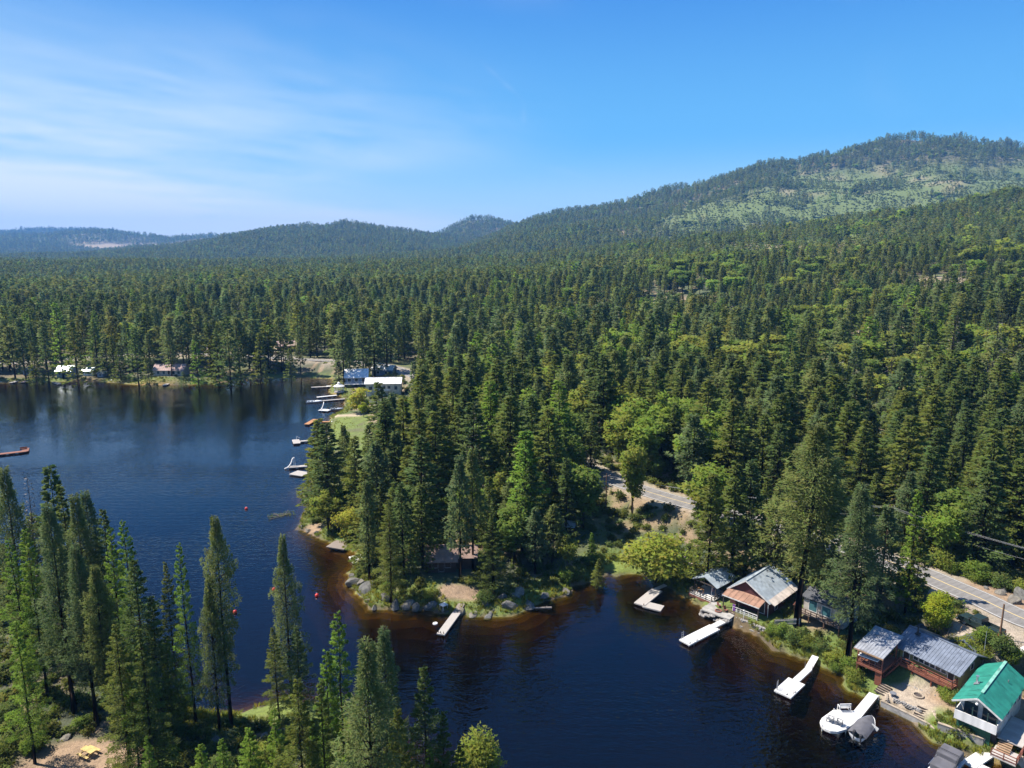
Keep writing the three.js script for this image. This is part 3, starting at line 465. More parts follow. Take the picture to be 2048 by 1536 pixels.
function poly(pts, h, y) { const s = new THREE.Shape(pts.map((p) => new THREE.Vector2(p[0], -p[1]))), g = new THREE.ExtrudeGeometry(s, { depth: h, bevelEnabled: false }); g.rotateX(-Math.PI / 2); return g.translate(0, y, 0); }

const boardTex = grainTexture(256, (u, v) => { const k = 0.84 + 0.2 * fbm(u * 6, v * 60, 4, 6) + 0.2 * fbm(u * 3 + 4, v * 3, 4, 3); return [k, k * 0.99, k * 0.97]; }, 0.5);
const wearTex = grainTexture(256, (u, v) => { const k = 0.84 + 0.26 * fbm(u * 9, v * 9, 5, 9) - 0.22 * sm(0.18, 0.4, fbm(u * 5 + 2, v * 5, 5, 5)); return [k, k * 0.985, k * 0.96]; }, 0.22);
const worn = (c, r = 0.8, o = {}) => std(c, r, { map: wearTex, ...o });
const M = {
  whiteDeck: std([0.62, 0.615, 0.60], 0.75, { map: boardTex }), greyDeck: std([0.40, 0.37, 0.34], 0.9, { map: boardTex }), oldDeck: std([0.24, 0.20, 0.17], 0.95, { map: boardTex }), orangeDeck: std([0.42, 0.20, 0.08], 0.85, { map: boardTex }), redDeck: std([0.22, 0.085, 0.05], 0.8, { map: boardTex }),
  black: std([0.02, 0.02, 0.022], 0.7), steel: std([0.45, 0.46, 0.48], 0.4, { metalness: 0.8 }), white: worn([0.74, 0.74, 0.73], 0.6), trim: worn([0.66, 0.66, 0.64], 0.6), cream: worn([0.58, 0.54, 0.42], 0.8),
  glass: new THREE.MeshPhysicalMaterial({ color: rgb(0.03, 0.05, 0.06), roughness: 0.08, specularIntensity: 1 }), tealGlass: new THREE.MeshPhysicalMaterial({ color: rgb(0.05, 0.13, 0.14), roughness: 0.1 }),
  blueRoof: worn([0.17, 0.20, 0.255], 0.42, { metalness: 0.25 }), paleRoof: worn([0.48, 0.55, 0.60], 0.4, { metalness: 0.3 }), whiteRoof: worn([0.76, 0.77, 0.78], 0.5), rustRoof: worn([0.54, 0.48, 0.43], 0.75), brownRoof: worn([0.30, 0.17, 0.115], 0.6), greenRoof: worn([0.024, 0.22, 0.165], 0.5), darkRoof: worn([0.075, 0.08, 0.092], 0.8), shingle: worn([0.27, 0.185, 0.15], 0.95), pinkRoof: worn([0.42, 0.30, 0.27], 0.9),
  olive: worn([0.20, 0.205, 0.085], 0.85), maroon: worn([0.085, 0.025, 0.025], 0.85), red: worn([0.19, 0.06, 0.035], 0.8), beige: worn([0.42, 0.39, 0.34], 0.85), log: worn([0.10, 0.055, 0.035], 0.9), darkWood: worn([0.055, 0.042, 0.035], 0.95), greenSide: worn([0.01, 0.10, 0.055], 0.7), deepGreen: worn([0.02, 0.06, 0.05], 0.8), blueSide: worn([0.16, 0.22, 0.30], 0.8),
  concrete: worn([0.34, 0.33, 0.31], 0.95), stone: worn([0.27, 0.255, 0.24], 0.95), sand: worn([0.36, 0.30, 0.23], 0.95), brickred: worn([0.26, 0.10, 0.07], 0.9), pole: worn([0.17, 0.095, 0.055], 0.95), timber: worn([0.34, 0.22, 0.13], 0.9), yellowWood: worn([0.62, 0.44, 0.16], 0.8),
  cover: worn([0.10, 0.10, 0.115], 0.85), hull: std([0.62, 0.63, 0.64], 0.35), teal: std([0.02, 0.30, 0.30], 0.4), carGreen: new THREE.MeshPhysicalMaterial({ color: rgb(0.012, 0.024, 0.022), roughness: 0.4, clearcoat: 0.35, clearcoatRoughness: 0.15 }), rubber: std([0.018, 0.018, 0.018], 0.9), ash: worn([0.07, 0.055, 0.05], 0.95), buoy: std([0.55, 0.03, 0.02], 0.4), pink: std([0.5, 0.12, 0.14], 0.8), slate: worn([0.16, 0.17, 0.19], 0.6),
};

// docks -----------------------------------------------------------
function deckBoards(L, W, y, along) {          // boards laid side by side across the frame
  const g = [], pitch = 0.16, n = Math.max(2, Math.round(L / pitch)), p = L / n;
  for (let i = 0; i < n; i++) g.push(bx(p - 0.012, 0.04, W, -L / 2 + p * (i + 0.5), y + hash(i, n) * 0.006, 0));
  return g;
}
function addDeck(t, L, W, y, mat, x = 0, z = 0, turn = 0, frameMat = mat) {
  const put = (g) => { g.rotateY(turn); g.translate(x, 0, z); return g; };
  part(t, 'deck', deckBoards(L, W, y - 0.02).map(put), mat);
  part(t, 'frame', [bx(L, 0.16, 0.05, 0, y - 0.13, W / 2 - 0.03), bx(L, 0.16, 0.05, 0, y - 0.13, -W / 2 + 0.03), bx(0.05, 0.16, W - 0.12, L / 2 - 0.03, y - 0.13, 0), bx(0.05, 0.16, W - 0.12, -L / 2 + 0.03, y - 0.13, 0)].map(put), frameMat);
  const nf = Math.max(2, Math.round(L / 2.4)), fl = [];
  for (let i = 0; i < nf; i++) fl.push(put(bx(L / nf * 0.62, 0.42, W * 0.82, -L / 2 + L / nf * (i + 0.5), y - 0.43, 0)));
  part(t, 'float', fl, M.black);
}
function addLadder(t, x, y, z, turn, mat = M.steel) {
  const put = (g) => g.rotateY(turn).translate(x, y, z), g = [];
  for (const s of [-0.25, 0.25]) g.push(put(rod([s, -0.6, 0], [s, 1.25, 0], 0.035)));
  for (let i = 0; i < 5; i++) g.push(put(rod([-0.25, -0.35 + i * 0.36, 0], [0.25, -0.35 + i * 0.36, 0], 0.03)));
  part(t, 'ladder', g, mat);
}
function addPosts(t, list, y0, y1, mat = M.steel, r = 0.045) { for (const [x, z] of list) part(t, 'post', cyl(r, r, y1 - y0, x, (y0 + y1) / 2, z, 8), mat); }
function simpleDock(label, group, x, z, turn, L, W, mat, y = 0.45, extra) { const t = thing('dock', label, 'dock', x, 0, z, turn * D2R, group); addDeck(t, L, W, y, mat); extra?.(t); return t; }

{ // grey L-shaped dock
  const t = thing('dock', 'weathered grey L-shaped dock floating off the brown grassy bank', 'dock', 23.97, 0, -116.12, 52.4 * D2R);
  addDeck(t, 6.9, 2.0, 0.48, M.greyDeck); addDeck(t, 3.2, 2.1, 0.40, M.greyDeck, -2.4, 2.15, -82 * D2R); part(t, 'gangway', bx(2.6, 0.08, 0.8, 4.4, 0.6, 0.15, -18 * D2R, 0, 0.05), M.greyDeck);
  addPosts(t, [[-3.3, 0.8], [3.2, -0.9]], -1.5, 0.8, M.pole, 0.07);
}
{ const t = thing('dock', 'white dock with a steel ladder below the stone patio', 'dock', 29.73, 0, -103.52, 37.5 * D2R);
  addDeck(t, 7.6, 2.0, 0.52, M.whiteDeck); part(t, 'gangway', [...deckBoards(4.3, 1.0, 0.58)].map((g) => g.translate(5.8, 0.02, -0.2)), M.whiteDeck); part(t, 'gangway_frame', [bx(4.3, 0.18, 0.05, 5.8, 0.48, 0.32), bx(4.3, 0.18, 0.05, 5.8, 0.48, -0.72)], M.trim);
  addLadder(t, -3.2, 0.5, -0.85, 0.1); addPosts(t, [[-3.6, 0.7], [-2.6, 0.92], [3.4, 0.95]], -1.6, 0.75); part(t, 'mooring_cleat', [bx(0.34, 0.06, 0.08, -3.3, 0.6, 0.75), bx(0.34, 0.06, 0.08, -1.8, 0.6, 0.85)], M.black); }
{ const t = thing('dock', 'white square-ended dock with a bent ramp to the reedy bank', 'dock', 38.6, 0, -89.58, 44 * D2R);
  addDeck(t, 4.4, 2.4, 0.52, M.whiteDeck); part(t, 'gangway', [...deckBoards(4.2, 0.95, 0.56).map((g) => g.translate(4.2, 0, -0.1)), ...deckBoards(3.6, 0.95, 0.0).map((g) => g.rotateZ(0.07).rotateY(0.14).translate(8.0, 0.72, -0.38))], M.whiteDeck); part(t, 'gangway_frame', [bx(4.2, 0.16, 0.05, 4.2, 0.46, 0.36), bx(4.2, 0.16, 0.05, 4.2, 0.46, -0.56)], M.trim);
  addLadder(t, -1.6, 0.5, -1.05, 0.2); addPosts(t, [[-1.9, -0.9], [-1.2, 1.1], [6.2, 0.45], [6.4, -0.7]], -1.6, 1.35, M.slate, 0.035); part(t, 'mooring_cleat', [bx(0.34, 0.06, 0.08, -1.9, 0.6, 0.5), bx(0.34, 0.06, 0.08, -0.6, 0.6, 1.05)], M.black); }
{ const t = thing('dock', 'bright white dock with a wide rounded end and two deck chairs', 'dock', 47.0, 0, -85.4, 45 * D2R);
  const P = [[-2.2, -0.62], [-2.5, 0.55], [-3.2, 0.6], [-6.7, 0.12], [-8.0, -0.5], [-8.55, -1.2], [-8.6, -1.9], [-8.2, -2.5], [-7.5, -2.9], [-6.7, -3.0], [-3.9, -2.6]];
  part(t, 'deck', poly(P, 0.12, 0.54), M.whiteDeck); part(t, 'rim', poly(P.map((p) => [(p[0] + 5.5) * 1.008 - 5.5, (p[1] + 1.2) * 1.012 - 1.2]), 0.14, 0.36), M.trim); part(t, 'float', [bx(4.6, 0.4, 2.3, -5.8, 0.16, -1.4), bx(1.2, 0.4, 1.0, -3.0, 0.16, -0.4)], M.black);
  part(t, 'gangway', [...deckBoards(6.6, 1.2, 0.7)].map((g) => g.translate(0.1, 0, 0)), M.whiteDeck); part(t, 'gangway_frame', [bx(6.6, 0.3, 0.06, 0.1, 0.52, 0.56), bx(6.6, 0.3, 0.06, 0.1, 0.52, -0.56)], M.timber); addPosts(t, [[-8.3, -2.3], [-6.6, 0.0], [-4.0, -2.5], [3.2, 0.7]], -1.5, 0.9, M.white, 0.06);
  // glider bench on the dock edge
  const b = thing('swing_bench', 'white slatted glider bench on the rounded white dock', 'bench', 43.7, 0.66, -84.3, 2 * D2R);
  const slats = []; for (let i = 0; i < 5; i++) slats.push(bx(1.3, 0.07, 0.03, 0, 0.62 + i * 0.1, 0.22 - i * 0.03)); part(b, 'backrest', slats, M.white); const st = []; for (let i = 0; i < 5; i++) st.push(bx(1.3, 0.03, 0.08, 0, 0.46, -0.25 + i * 0.095)); part(b, 'seat', st, M.white);
  for (const s of [-1, 1]) { part(b, 'armrest', bx(0.09, 0.04, 0.6, s * 0.7, 0.72, -0.02), M.white); part(b, 'side_frame', [bx(0.07, 1.1, 0.07, s * 0.72, 0.55, 0.28), bx(0.07, 0.72, 0.07, s * 0.72, 0.36, -0.28), bx(0.07, 0.07, 0.8, s * 0.72, 0.04, 0)], M.white); }
  part(b, 'top_rail', bx(1.5, 0.09, 0.09, 0, 1.12, 0.28), M.white);
  const chairSpots = [[40.9, -82.1, 'slate blue reclined deck chair, the one farther out on the white dock'], [41.75, -81.45, 'slate blue reclined deck chair beside the boat edge of the white dock']];
  for (const [x, z, label] of chairSpots) {
    const c = thing('deck_chair', label, 'chair', x, 0.66, z, -135 * D2R, 'chairs on the white dock'), bk = [], se = [];
    for (let i = 0; i < 5; i++) { bk.push(bx(0.1, 0.95, 0.03, -0.24 + i * 0.12, 0.72, -0.42, 0, -0.45)); se.push(bx(0.56, 0.03, 0.1, 0, 0.38 - 0.035 * (4 - i), -0.25 + i * 0.13)); }
    part(c, 'backrest', bk, M.slate); part(c, 'seat', se, M.slate);
    for (const s of [-1, 1]) { part(c, 'armrest', bx(0.13, 0.03, 0.72, s * 0.36, 0.58, 0.02), M.slate); part(c, 'leg', bx(0.07, 0.58, 0.1, s * 0.32, 0.29, 0.3), M.slate); part(c, 'leg', bx(0.07, 0.5, 0.1, s * 0.32, 0.25, -0.35), M.slate); }
  } }
// boats -----------------------------------------------------------
function hullGeo(L, W, Hh, rake = 0.35) {
  const n = 14, m = 8, pos = [], idx = [];
  for (let i = 0; i <= n; i++) { const s = i / n, half = W / 2 * Math.pow(Math.min(1, (1 - s) * 2.6), 0.55) * (s < 0.1 ? 0.94 + s * 0.6 : 1), keel = -Hh * 0.45 * (1 - Math.pow(s, 3)), top = Hh * (0.5 + 0.18 * s * s);
    for (let k = 0; k <= m; k++) { const u = k / m * 2 - 1, a = Math.abs(u), y = mix(keel, top, Math.pow(a, 1.8)); pos.push(-L / 2 + L * s + (y > 0 ? y * rake * s : 0), y, half * Math.sign(u) * Math.pow(a, 0.75)); } }
  for (let i = 0; i < n; i++) for (let k = 0; k < m; k++) { const a = i * (m + 1) + k, b = a + m + 1; idx.push(a, a + 1, b, a + 1, b + 1, b); }
  const c = pos.length / 3; pos.push(-L / 2, Hh * 0.1, 0); for (let k = 0; k < m; k++) idx.push(c, k + 1, k);
  const g = new THREE.BufferGeometry(); g.setAttribute('position', new THREE.Float32BufferAttribute(pos, 3)); g.setAttribute('uv', new THREE.Float32BufferAttribute(new Float32Array(pos.length / 3 * 2), 2)); g.setIndex(idx); g.computeVertexNormals(); return g;
}
function coverGeo(L, W, y, peak) {
  const n = 14, m = 10, pos = [], idx = [];
  for (let i = 0; i <= n; i++) { const s = i / n, half = W / 2 * 1.04 * Math.pow(Math.min(1, (1 - s) * 2.6 + 0.02), 0.55), pk = peak * Math.pow(Math.sin(Math.PI * Math.min(1, s * 0.75 + 0.14)), 0.8);
    for (let k = 0; k <= m; k++) { const u = k / m * 2 - 1, sag = 0.05 * Math.sin(s * 20) * (1 - Math.abs(u)); pos.push(-L / 2 * 1.02 + L * 1.03 * s, y - 0.16 * Math.pow(Math.abs(u), 6) + pk * (1 - Math.pow(Math.abs(u), 1.25)) + sag, half * u); } }
  for (let i = 0; i < n; i++) for (let k = 0; k < m; k++) { const a = i * (m + 1) + k, b = a + m + 1; idx.push(a, a + 1, b, a + 1, b + 1, b); }
  const g = new THREE.BufferGeometry(); g.setAttribute('position', new THREE.Float32BufferAttribute(pos, 3)); g.setAttribute('uv', new THREE.Float32BufferAttribute(pos.flatMap((v, i) => i % 3 === 1 ? [] : [v]), 2)); g.setIndex(idx); g.computeVertexNormals(); return g;
}
function addOutboard(t, x, y, z, mat = M.black) { const m = part(t, 'outboard_motor', [rb(0.42, 0.5, 0.34, x, y + 0.35, z, 0.1), bx(0.14, 0.8, 0.12, x - 0.02, y - 0.25, z), bx(0.3, 0.05, 0.06, x, y - 0.5, z)], mat); part(m, 'propeller', [bx(0.03, 0.3, 0.06, x - 0.18, y - 0.6, z), bx(0.03, 0.06, 0.3, x - 0.18, y - 0.6, z)], M.steel); }
{ const b = thing('covered_boat', 'motor boat under a charcoal fabric cover beside the rounded white dock', 'boat', 44.75, 0.28, -81.0, 44 * D2R);
  part(b, 'hull', hullGeo(4.9, 2.15, 1.0), M.hull); part(b, 'cover', coverGeo(4.9, 2.15, 0.62, 0.42), M.cover); addOutboard(b, -2.65, 0.55, -0.25); addOutboard(b, -2.6, 0.3, 0.55); part(b, 'strap', bx(0.05, 0.5, 0.9, 0.6, 0.55, 1.05, 0, 0.4), M.trim); }
{ const b = thing('pontoon_boat', 'pontoon boat under black covers moored at the concrete wall', 'boat', 51.2, 0.3, -74.2, 40 * D2R);
  for (const s of [-1, 1]) part(b, 'pontoon', cyl(0.32, 0.32, 5.2, 0, 0, 0, 14).rotateZ(Math.PI / 2).translate(0, 0, s * 0.85), M.steel);
  part(b, 'deck', bx(5.2, 0.12, 2.4, 0, 0.38, 0), M.hull); part(b, 'seat_cover', [rb(2.2, 0.75, 2.2, -1.3, 0.85, 0, 0.18), rb(0.7, 0.6, 2.0, 2.1, 0.75, 0, 0.15)], M.cover); part(b, 'canopy', rb(2.3, 0.9, 2.25, 0.75, 1.35, 0, 0.2), M.cover); part(b, 'canopy_frame', [bar([-1.5, 0.7, 1.1], [0.2, 2.0, 1.1], 0.05), bar([-1.5, 0.7, -1.1], [0.2, 2.0, -1.1], 0.05), bar([0.2, 2.0, -1.1], [0.2, 2.0, 1.1], 0.05)], M.black); addOutboard(b, -2.8, 0.5, 0); part(b, 'rail', [bx(5, 0.04, 0.04, 0, 1.0, 1.18), bx(5, 0.04, 0.04, 0, 1.0, -1.18)], M.steel); }
{ const t = thing('dock', 'white jet-ski dock running out from the concrete wall to the black boat', 'dock', 56.0, 0, -75.6, 30 * D2R); addDeck(t, 5.0, 1.5, 0.55, M.whiteDeck); addDeck(t, 2.4, 1.6, 0.5, M.whiteDeck, -1.6, 1.6, -80 * D2R); addPosts(t, [[-2.3, -0.6], [-1, 2.6]], -1, 1.0, M.white, 0.06); }
// point, far docks ---------------------------------------------------
{ const t = simpleDock('narrow grey-white dock with mooring posts below the brown-roofed cabin', null, -10.25, -107.22, 73.7, 7.5, 1.35, M.greyDeck, 0.5); part(t, 'gangway', bx(2.4, 0.08, 1.2, 4.6, 0.72, 0, 0, 0, 0.16), M.oldDeck); addPosts(t, [[-3.5, 0.4], [-3.5, -0.1], [-3.4, -0.5]], -1, 0.85, M.black, 0.06); }
simpleDock('small bright white swim float off the rocky point', null, -30.67, -132.1, 26, 2.5, 3.3, M.whiteDeck, 0.4);
{ const t = simpleDock('dark old wooden dock with a brush pile on its inner edge', null, -35.65, -138.68, -20, 4.2, 3.6, M.oldDeck, 0.5); part(t, 'gangway', bx(1.2, 0.1, 3, 2.6, 0.55, -2.2, 0.4), M.oldDeck); }
{ const t = simpleDock('long grey dock with a curved white slide at its end', 'docks along the lawn shore', -57.2, -194.4, 14.6, 11.9, 1.7, M.greyDeck, 0.5); const c = new THREE.CatmullRomCurve3([[-7.0, 0.15, 0.6], [-6.0, 0.55, 0.3], [-5.2, 1.5, -0.3], [-4.7, 2.6, -0.9], [-4.3, 2.75, -1.2]].map((p) => new THREE.Vector3(...p))); part(t, 'slide', new THREE.TubeGeometry(c, 20, 0.2, 6), M.white); part(t, 'slide_leg', [rod([-4.5, 0.4, -1.0], [-4.5, 2.6, -1.0], 0.05), rod([-4.1, 0.4, -0.6], [-4.2, 2.6, -1.1], 0.05)], M.white); }
simpleDock('square grey float just off the long dock with the slide', null, -58.2, -187.4, 67, 3.6, 4.4, M.greyDeck, 0.4);
{ const t = simpleDock('grey T-headed dock running from the lawn beside reeds', 'docks along the lawn shore', -62.8, -222.7, 22, 12.3, 1.3, M.greyDeck, 0.5); addDeck(t, 5.2, 2.2, 0.5, M.greyDeck, -6.6, -0.2, 90 * D2R); part(t, 'rail', [rod([-6.4, 0.5, -2.3], [-6.2, 1.6, -2.3], 0.05), rod([-6.2, 1.6, -2.3], [-5.2, 0.9, -2.3], 0.05)], M.white); }
{ const t = simpleDock('orange-brown wooden T dock at the mown lawn', 'docks along the lawn shore', -67.0, -247.4, 0, 7.6, 1.3, M.orangeDeck, 0.5); addDeck(t, 8.0, 1.9, 0.5, M.orangeDeck, -4.7, 0, 82 * D2R); part(t, 'landing', bx(1.9, 0.5, 1.6, 3.5, 0.4, 0), M.white); }
{ const t = simpleDock('small white dock with a curved white slide next to the grey runabout', 'docks along the lawn shore', -71.8, -266.6, -16, 4.2, 3.0, M.whiteDeck, 0.5); const c = new THREE.CatmullRomCurve3([[-2.2, 2.8, -3.2], [-1.9, 2.2, -2.4], [-1.7, 1.2, -1.2], [-1.5, 0.6, 0]].map((p) => new THREE.Vector3(...p))); part(t, 'slide', new THREE.TubeGeometry(c, 16, 0.2, 6), M.white); }
simpleDock('pale straight dock with the white cabin cruiser at its end', 'docks below the white-roofed houses', -73.3, -285.8, 26, 9.4, 1.3, M.greyDeck, 0.5);
simpleDock('pale straight dock between the gazebo and the white cabin cruiser', 'docks below the white-roofed houses', -77.8, -293.3, 31, 8.4, 1.5, M.whiteDeck, 0.5);
{ const t = simpleDock('brown dock with a post, below the black spruce', 'docks below the white-roofed houses', -85.5, -314.5, 15.7, 9.2, 1.6, M.greyDeck, 0.5); addPosts(t, [[-4.2, 0]], 0, 1.8, M.black, 0.09); addDeck(t, 3, 2.6, 0.5, M.whiteDeck, 3.4, -0.5, 0); }
{ const t = simpleDock('red-brown dock with benches standing out in the open lake', null, -152, -207, 30, 9.5, 1.9, M.redDeck, 0.5); addDeck(t, 4.5, 1.8, 0.5, M.redDeck, 4.4, -1.6, 90 * D2R); part(t, 'bench', [bx(1.8, 0.35, 0.5, 3.9, 0.7, -2.4), bx(1.8, 0.4, 0.1, 3.9, 1.0, -2.7)], M.red); }
[[-239.5, -328, 48, 4.5, 'greyDeck', 'grey dock beside the yellow-green shrubs on the far shore'], [-232.4, -327, 88, 5, 'greyDeck', 'grey dock below the blue boathouse on the far shore'], [-228, -328, 98, 5, 'pinkRoof', 'pinkish dock just along from the blue boathouse'], [-211, -324, -40, 8, 'greyDeck', 'grey dock in front of the blue cottage on the far shore'], [-158.5, -322, 94, 8, 'greyDeck', 'white-grey dock under the terraced steps of the long cottage']].forEach(([x, z, a, L, m, label]) => simpleDock(label, 'small docks on the far shore', x, z, a, L, 1.8, M[m], 0.5));
function runabout(label, x, z, turn, L, hullMat, seatMat) { const b = thing('motor_boat', label, 'boat', x, 0.2, z, turn * D2R); part(b, 'hull', hullGeo(L, L * 0.4, 0.9), hullMat); part(b, 'foredeck', coverGeo(L * 0.45, L * 0.34, 0.5, 0.12).translate(L * 0.2, 0, 0), hullMat); part(b, 'windscreen', [bx(0.05, 0.4, L * 0.28, L * 0.02, 0.72, 0, 0, 0, 0.4)], M.glass); part(b, 'seat', [rb(0.5, 0.4, L * 0.26, -L * 0.12, 0.5, 0, 0.08), rb(0.5, 0.4, L * 0.26, -L * 0.33, 0.45, 0, 0.08)], seatMat); addOutboard(b, -L / 2 - 0.15, 0.35, 0); }
runabout('white motor boat with blue trim at the end of a pale dock', -80.2, -282.4, 10, 6.2, M.hull, M.blueSide);
runabout('grey runabout lying beside the small white slide dock', -67.9, -268.4, 5, 5.4, std([0.30, 0.33, 0.38], 0.4), M.slate);
runabout('blue motor boat nosed into the far shore below the firs', -187, -331, 20, 6.0, std([0.05, 0.18, 0.42], 0.4), M.white);
[[-63.1, -160.8, 'small red buoy far out toward the open lake'], [-43.0, -119.6, 'red buoy beside the tall pale pine on the near bank'], [-34.6, -117.3, 'red buoy in the channel close to the rocky point'], [-46.9, -111.4, 'red buoy seen behind the tall slender pine on the near bank']].forEach(([x, z, label]) => { const b = thing('buoy', label, 'buoy', x, 0, z, 0, 'red mooring buoys'); part(b, 'float', new THREE.SphereGeometry(0.34, 16, 12).scale(1, 1.1, 1).translate(0, 0.12, 0), M.buoy); part(b, 'ring', new THREE.TorusGeometry(0.09, 0.025, 6, 12).translate(0, 0.56, 0), M.steel); });
{ const b = thing('inflatable_float', 'small white inflatable drifting beside the narrow cabin dock', 'float', -12.6, 0.05, -107.7, 0.4); part(b, 'tube', new THREE.TorusGeometry(0.3, 0.13, 8, 18).rotateX(Math.PI / 2), M.white); part(b, 'floor', cyl(0.3, 0.3, 0.04, 0, -0.05, 0, 16), M.trim); }

// houses --------------------------------------------------------------
// local axes: x along the lake front, +z towards the lake; ridge 'z' shows a gable to the lake, ridge 'x' an eave
function slope(x0, y0, x1, y1, len, zc, th, ribs, over = 0) {     // one roof plane from eave (x0,y0) to ridge (x1,y1), running along z
  const L = Math.hypot(x1 - x0, y1 - y0), a = Math.atan2(y1 - y0, x1 - x0), g = [bx(L, th, len)];
  if (ribs) { const n = Math.round(len / ribs); for (let i = 0; i <= n; i++) g.push(bx(L, 0.045, 0.035, 0, th / 2 + 0.018, -len / 2 + 0.03 + (len - 0.06) * i / n)); }
  return g.map((q) => q.rotateZ(a).translate((x0 + x1) / 2, (y0 + y1) / 2, zc));
}
function gable(o) {
  const t = thing(o.name ?? 'house', o.label, o.category ?? 'house', o.x, o.y, o.z, o.turn * D2R, o.group), R = (g) => o.ridge === 'x' ? g.rotateY(Math.PI / 2) : g;
  const w = o.ridge === 'x' ? o.d : o.w, d = o.ridge === 'x' ? o.w : o.d, e = o.eave, top = o.top, ov = o.over ?? 0.45, rx = o.ridgeAt ?? 0, k = (top - e) / (w / 2);
  const s = new THREE.Shape(); s.moveTo(-w / 2, o.foot ?? 0); s.lineTo(w / 2, o.foot ?? 0); s.lineTo(w / 2, e - 0.05); s.lineTo(rx, top - 0.12); s.lineTo(-w / 2, e - 0.05); s.closePath();
  const wg = new THREE.ExtrudeGeometry(s, { depth: d, bevelEnabled: false }).translate(0, 0, -d / 2);
  part(t, 'wall', R(wg).translate(o.cx ?? 0, 0, o.cz ?? 0), o.wall);
  const roof = part(t, 'roof', [...slope(-w / 2 - ov, e - k * ov, rx, top, d + 2 * ov * 0.9, 0, 0.1, o.ribs), ...slope(w / 2 + ov, e - k * ov, rx, top, d + 2 * ov * 0.9, 0, 0.1, o.ribs)].map((g) => R(g).translate(o.cx ?? 0, 0, o.cz ?? 0)), o.roof);
  part(roof, 'ridge_cap', R(bx(0.34, 0.05, d + 2 * ov * 0.9, rx, top + 0.075, 0)).translate(o.cx ?? 0, 0, o.cz ?? 0), o.cap ?? o.roof);
  if (o.fascia) part(t, 'fascia', [-1, 1].flatMap((z) => [slope(-w / 2 - ov, e - k * ov - 0.05, rx, top - 0.05, 0.06, z * (d / 2 + ov * 0.9), 0.2), slope(w / 2 + ov, e - k * ov - 0.05, rx, top - 0.05, 0.06, z * (d / 2 + ov * 0.9), 0.2)].flat()).map((g) => R(g).translate(o.cx ?? 0, 0, o.cz ?? 0)), o.fascia);
  for (const [f, u, v, ww, hh, what] of o.openings ?? []) addOpening(t, f, u, v, ww, hh, what, o.w, o.d, o.cx ?? 0, o.cz ?? 0, o.frame ?? M.trim, o.pane ?? M.glass);
  return t;
}
function addOpening(t, f, u, v, w, h, what, W, D, cx, cz, frameMat, paneMat) {
  const put = (g) => { if (f === 'f') g.translate(u, v, D / 2); else if (f === 'b') g.rotateY(Math.PI).translate(-u, v, -D / 2); else if (f === 'r') g.rotateY(Math.PI / 2).translate(W / 2, v, -u); else g.rotateY(-Math.PI / 2).translate(-W / 2, v, u); return g.translate(cx, 0, cz); };
  const fr = 0.08, g = [bx(w + fr * 2, fr, 0.09, 0, h / 2 + fr / 2, 0.03), bx(w + fr * 2, fr, 0.09, 0, -h / 2 - fr / 2, 0.03), bx(fr, h, 0.09, -w / 2 - fr / 2, 0, 0.03), bx(fr, h, 0.09, w / 2 + fr / 2, 0, 0.03)];
  const m = part(t, what === 'door' ? 'door' : 'window', g.map(put), frameMat); part(m, what === 'door' ? 'door_leaf' : 'pane', put(bx(w, h, 0.04, 0, 0, 0.015)), what === 'door' ? M.darkWood : paneMat);
}
function railing(t, pts, y, h, mat, name = 'railing', gap = 1.5) {
  const g = [];
  for (let i = 0; i < pts.length - 1; i++) { const [x0, z0] = pts[i], [x1, z1] = pts[i + 1], L = Math.hypot(x1 - x0, z1 - z0), n = Math.max(1, Math.round(L / gap)); g.push(bar([x0, y + h, z0], [x1, y + h, z1], 0.14, 0.05), bar([x0, y + h * 0.55, z0], [x1, y + h * 0.55, z1], 0.05, 0.1), bar([x0, y + h * 0.2, z0], [x1, y + h * 0.2, z1], 0.05, 0.1)); for (let k = 0; k <= n; k++) g.push(bx(0.1, h + 0.05, 0.1, mix(x0, x1, k / n), y + h / 2, mix(z0, z1, k / n))); }
  return part(t, name, g, mat);
}
function steps(t, x, z, turn, n, y0, y1, w, mat, run = 0.27, name = 'stairs', sideMat) {
  const put = (g) => g.rotateY(turn).translate(x, 0, z), dy = (y1 - y0) / n;
  for (let i = 0; i < n; i++) part(t, 'step', put(bx(w, 0.06, run + 0.03, 0, y1 - dy * (i + 0.5), run * (i + 0.5))), mat);
  if (sideMat) part(t, 'stringer', [-1, 1].map((s) => put(bar([s * w / 2, y1 - 0.15, 0], [s * w / 2, y0 - 0.1, run * n], 0.06, 0.26))), sideMat);
}
